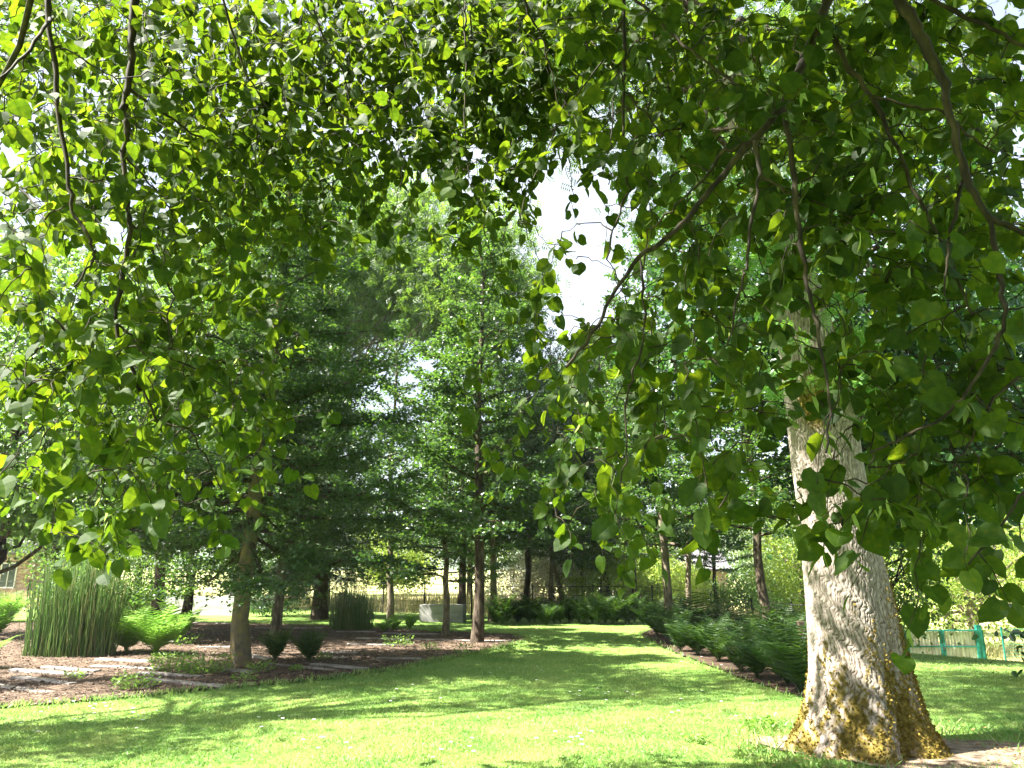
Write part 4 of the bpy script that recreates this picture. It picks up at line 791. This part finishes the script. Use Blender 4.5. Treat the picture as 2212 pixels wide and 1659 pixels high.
for ((u0, v0), (u1, v1)), lab in zip(SL, LABS):
    a, b = G(u0, v0), G(u1, v1); c = (a+b)/2; L = np.linalg.norm(b-a); B = Buf(); w = r.uniform(.14, .18); hgt = r.uniform(.015, .04)
    n = max(4, int(L/.3)); xs = np.linspace(-L/2, L/2, n); prof = np.array([[-w/2, -.05], [-w/2, hgt-.012], [-w/2+.012, hgt], [w/2-.012, hgt], [w/2, hgt-.012], [w/2, -.05]])
    V = np.array([[[x, p[0]+r.normal(0, .003), p[1]+r.normal(0, .002)] for p in prof] for x in xs]); m = 6; i = np.arange(n-1)[:, None]*m; j = np.arange(m-1)[None]
    B.add(V.reshape(-1, 3), np.stack([i+j, i+m+j, i+m+j+1, i+j+1], -1).reshape(-1, 4)); B.add(V[0], [[0,1,2,3],[0,3,4,5]]); B.add(V[-1], [[3,2,1,0],[5,4,3,0]])
    o = B.build("timber_sleeper", M['timber']); o.location = (c[0], c[1], c[2]+.025); o.rotation_euler = (0, 0, math.atan2(b[1]-a[1], b[0]-a[0])+r.normal(0, .01)); tag(o, lab, "sleeper")
# ------------------------------------------------------------------ concrete blocks, fence, gate, sign, houses
def block(u0, v0, u1, v1, hgt, depth, label, name="concrete_block"):
    a, b = G(u0, v0), G(u1, v1); c = (a+b)/2; L = np.linalg.norm(b-a); B = Buf(); s = .015
    B.box((0, depth/2, hgt/2-.05), (L, depth, hgt+.1-s)); B.box((0, depth/2, hgt-s/2+.0), (L-2*s, depth-2*s, s*.98))
    o = B.build(name, M['concrete']); o.location = tuple(map(float, c)); o.rotation_euler = (0, 0, math.atan2(b[1]-a[1], b[0]-a[0])); tag(o, label, "wall"); return o
block(330, 1327, 502, 1330, .72, .35, "long low pale concrete wall streaked with leaf shadows left of the lichen yellowed trunk", "low_wall")
block(905, 1343, 999, 1345, .56, .8, "squat pale concrete block standing on the lawn behind the slender ginkgo")
def mesh_fence(p0, p1, hgt, label, m, group=None, step=2.5, cell=.10, wire=.004, postr=.03, rows=8):
    p0 = np.array(p0, float); p1 = np.array(p1, float); L = np.linalg.norm(p1-p0); d = (p1-p0)/L; n = max(1, int(round(L/step)))
    root = empty("mesh_fence", (p0[0], p0[1], float(H(*p0))), label, "fence", group); b0 = np.array([p0[0], p0[1], float(H(*p0))])
    for i in range(n+1):
        q = p0+d*L*i/n; z = float(H(*q)); B = Buf(); B.tube(np.array([[q[0], q[1], z-.2], [q[0], q[1], z+hgt+.06]])-b0, postr, 8); B.box(np.array([q[0], q[1], z+hgt+.065])-b0, (postr*2.3, postr*2.3, .02)); B.build("post", m, root)
    for i in range(n):
        a = p0+d*L*i/n; b = p0+d*L*(i+1)/n; za, zb = float(H(*a)), float(H(*b)); B = Buf(); k = int(L/n/cell)
        for j in range(1, k):
            t = j/k; q = a+(b-a)*t; z = za+(zb-za)*t; B.tube(np.array([[q[0], q[1], z+.03], [q[0], q[1], z+hgt]])-b0, wire, 3, cap=False)
        for j in range(rows):
            h = .05+(hgt-.05)*j/(rows-1); B.tube(np.array([[a[0], a[1], za+h], [b[0], b[1], zb+h]])-b0, wire*1.5 if j < rows-1 else wire*3, 3, cap=False)
        B.build("mesh_panel", m, root)
mesh_fence((-26, 37.5), (-7.5, 34.5), 1.25, "dark wire mesh fence dividing the garden from the meadow behind the long low wall", M['iron'])
mesh_fence((-7.4, 34.4), (-1.5, 28.6), 1.2, "dark wire mesh fence slanting back between the conifer and the pale concrete block", M['iron'])
mesh_fence((-1.5, 28.6), (7.6, 29.4), 1.15, "dark wire mesh fence behind the fern row", M['iron'])
mesh_fence((7.8, 29.2), (10.2, 20.5), 1.1, "wire mesh fence running back beside the bright meadow behind the fern bank", M['iron'])
def build_gate():
    y = 36.0; a = P(1962, 1432, y); b = P(2118, 1430, y); z0 = float(min(H(a[0], y), H(b[0], y))); top = P(2040, 1360, y)[2]; hgt = top-z0; x0, x1 = a[0], b[0]; wd = (x1-x0)/2
    root = empty("garden_gate", ((x0+x1)/2, y, z0), "double gate of weathered boards in a green steel frame at the lawn's end", "gate"); ctr = (x0+x1)/2
    for x, nm in ((x0-.12, 1), (x1+.12, 1)):
        B = Buf(); B.box((x-ctr, .02, hgt/2+.02), (.22, .18, hgt+.3)); B.box((x-ctr, .02, hgt+.185), (.24, .20, .03)); B.build("post", M['green_paint'], root)
    r = rng(8)
    for s in (0, 1):
        cx = (-wd/2 if s == 0 else wd/2); F = Buf(); w = wd-.04; t = .06
        for zz in (.06, hgt*.54, hgt-.03): F.box((cx, -.06 if zz < hgt-.1 else -.10, zz), (w-.12, .05 if zz < hgt-.1 else .16, .06))
        for xx in (-w/2+.03, w/2-.03): F.box((cx+xx, -.06, hgt/2), (.12, .075, hgt-.02))
        lf = F.build("gate_frame", M['green_paint'], root); n = 10; bw = (w-.2)/n
        for k in range(n):
            B = Buf(); B.box((cx-w/2+.1+bw*(k+.5), .0, hgt/2+r.normal(0, .01)), (bw*r.uniform(.80, .93), .025, hgt-.14)); B.build("board", M['board_w'], root)
    B = Buf(); B.box((.0, -.12, hgt*.5), (.05, .05, .16)); B.tube([(0, -.13, hgt*.52), (0, -.19, hgt*.52), (.09, -.19, hgt*.52)], .012, 6); B.build("latch", M['iron'], root)
    return a, b
ga, gb = build_gate()
mesh_fence((gb[0]+.35, 36.1), (gb[0]+1.7, 38.5), 1.5, "green mesh fence panel attached to the right of the gate", M['green_paint'], None, 1.3, .07, .005, .035, 12)
mesh_fence((gb[0]+1.8, 37.0), (gb[0]+5.5, 35.2), 1.55, "green mesh fence at the right edge beyond the gate", M['green_paint'], None, 1.2, .07, .005, .04, 12)
mesh_fence((ga[0]-.5, 36.2), (ga[0]-4.5, 38.0), 1.5, "green mesh fence hidden mostly behind the mossy giant at the left of the gate", M['green_paint'], None, 2, .07, .005, .035, 12)
def build_sign():
    y = 11.6; a = P(1737, 1425, y); b = P(1737, 1345, y); g = float(H(a[0], y)); hh = b[2]-g
    root = empty("information_sign", (a[0], y, g), "information board on a wooden post peeping out behind the mossy giant", "sign")
    B = Buf(); B.box((0, 0, hh/2), (.075, .09, hh)); B.box((0, 0, hh+.012), (.09, .10, .02)); B.build("post", M['post_w'], root)
    B = Buf(); B.box((.72, 0, hh/2), (.075, .09, hh)); B.box((.72, 0, hh+.012), (.09, .10, .02)); B.build("post", M['post_w'], root)
    B = Buf(); w = .62; c = .36; t = hh-.03; y0 = -.012
    B.box((c, 0, t-.21), (w, .02, .40), 0, 0); B.box((c, y0, t-.035), (w, .004, .055), 0, 1)
    for i, z in enumerate((.115, .135, .155)): B.box((c-.02, y0, t-z), (w-.10, .004, .008), 0, 3)
    for z, h in ((.182, .012), (.225, .055), (.275, .030), (.34, .080)): B.box((c, y0, t-z), (w-.04, .004, h), 0, 2 if h > .02 else 3)
    B.build("panel", [M['sign_d'], M['sign_g'], M['sign_b'], M['sign_t']], root)
build_sign()
def house(x, y, w, d, h, rh, wallm, roofm, label, wins, rz=0):
    z = float(H(x, y)); root = empty("house", (x, y, z), label, "house", None, rz)
    B = Buf(); B.box((0, 0, h/2-.2), (w, d, h+.4)); g = np.array([[-w/2,-d/2,h],[-w/2,d/2,h],[-w/2,0,h+rh-.12],[w/2,-d/2,h],[w/2,d/2,h],[w/2,0,h+rh-.12]]); B.add(g, [[0,1,2],[3,5,4]]); B.build("wall", M[wallm], root)
    o = .35; R = Buf(); e = h-.12
    for s in (-1, 1):
        q = np.array([[-w/2-o, s*(d/2+o), e],[w/2+o, s*(d/2+o), e],[w/2+o, 0, h+rh],[-w/2-o, 0, h+rh]]); V = np.vstack([q, q+[0, 0, .14]]); R.add(V, [[0,1,2,3],[4,5,6,7],[0,1,5,4],[1,2,6,5],[2,3,7,6],[3,0,4,7]])
    rf = R.build("roof", M[roofm], root); C = Buf(); C.box((w*.25, 0, h+rh+.3), (.6, .5, 1.2)); C.box((w*.25, 0, h+rh+.93), (.7, .6, .08)); C.build("chimney", M['brickwall'], rf)
    for wx, wz, ww, wh in wins:
        F = Buf(); yy = -d/2-.02
        for a, b, c_, d_ in ((0, wh/2, ww+.16, .08), (0, -wh/2, ww+.16, .08), (-ww/2-.04, 0, .08, wh), (ww/2+.04, 0, .08, wh), (0, 0, .05, wh)): F.box((wx+a, yy, wz+b), (c_, .07, d_))
        f = F.build("window", M['whitewall'], root); Q = Buf(); Q.box((wx, yy+.015, wz), (ww-.01, .02, wh-.09)); Q.build("pane", M['glass'], f)
g = P(25, 1235, 48); house(g[0]-3.5, 52, 9, 7, 2.9, 2.2, 'brickwall', 'slate', "low brick house with a pale framed window at the left edge", [(3.0, 1.5, .9, 1.5), (-1.5, 1.5, .9, 1.5)])
house(12.2, 58, 6, 8, 3.4, 1.8, 'pinkwall', 'slate', "pale pink house glimpsed behind the fern bank trunks", [(-1.9, 1.9, 1.0, 1.2), (1.7, 1.9, 1, 1.2)])
house(10.0, 63, 5, 6, 2.6, 1.6, 'whitewall', 'slate', "white outbuilding beside the pale pink house", [(0, 1.4, 1.0, 1.0)])
# ------------------------------------------------------------------ daisies and fallen petals on the lawn
DB = Buf(); th = np.arange(9)*2*math.pi/9; DB.leaves(np.zeros((9, 3))+[0, 0, .03], np.stack([np.cos(th), np.sin(th), 0*th+.2], -1), np.tile([0, 0, 1.0], (9, 1)), .016, BROAD, 0)
DB.tube([(0, 0, -.01), (0, 0, .03)], .0015, 3, 1); DB.leaves(np.zeros((5, 3))+[0, 0, .031], np.stack([np.cos(th[:5]*1.8), np.sin(th[:5]*1.8), 0*th[:5]], -1), np.tile([0, 0, 1.0], (5, 1)), .006, BROAD, 2)
ym = noisemat("daisy_yellow", [(.5,.35,.03),(.6,.42,.05)]); dsy = DB.build("daisy", [M['petal'], M['grass'], ym])
r = rng(66); spots = [(1243,1547)] and []
for c_, n in (((180, 1535), 8), ((290, 1552), 6), ((90, 1570), 4), ((880, 1510), 6), ((1300, 1500), 9), ((1500, 1530), 6), ((620, 1560), 5), ((1250, 1600), 9), ((1000, 1620), 6), ((700, 1620), 6), ((1150, 1460), 5), ((1480, 1430), 4)):
    for i in range(n): spots.append((c_[0]+r.normal(0, 45), c_[1]+r.normal(0, 12)))
for i, (u, v) in enumerate(spots):
    o = dsy if i == 0 else link(dsy.copy()); g = G(u, min(v, 1650)); o.location = tuple(map(float, g)); o.scale = (1.3,)*3; tag(o, "tiny white daisy scattered in the mown lawn", "daisy", "daisies in the lawn")
# ------------------------------------------------------------------ air
hb = Buf(); hb.box((60, 640, 58), (2600, 1320, 125)); hm = bpy.data.materials.new("haze_air"); hm.use_nodes = True; hn = hm.node_tree.nodes; hn.remove(hn["Principled BSDF"])
pv = hn.new("ShaderNodeVolumePrincipled"); pv.inputs["Color"].default_value = (.75, .82, .95, 1); pv.inputs["Density"].default_value = .0003; hm.node_tree.links.new(pv.outputs[0], hn["Material Output"].inputs["Volume"])
tag(hb.build("haze", hm), kind="stuff")
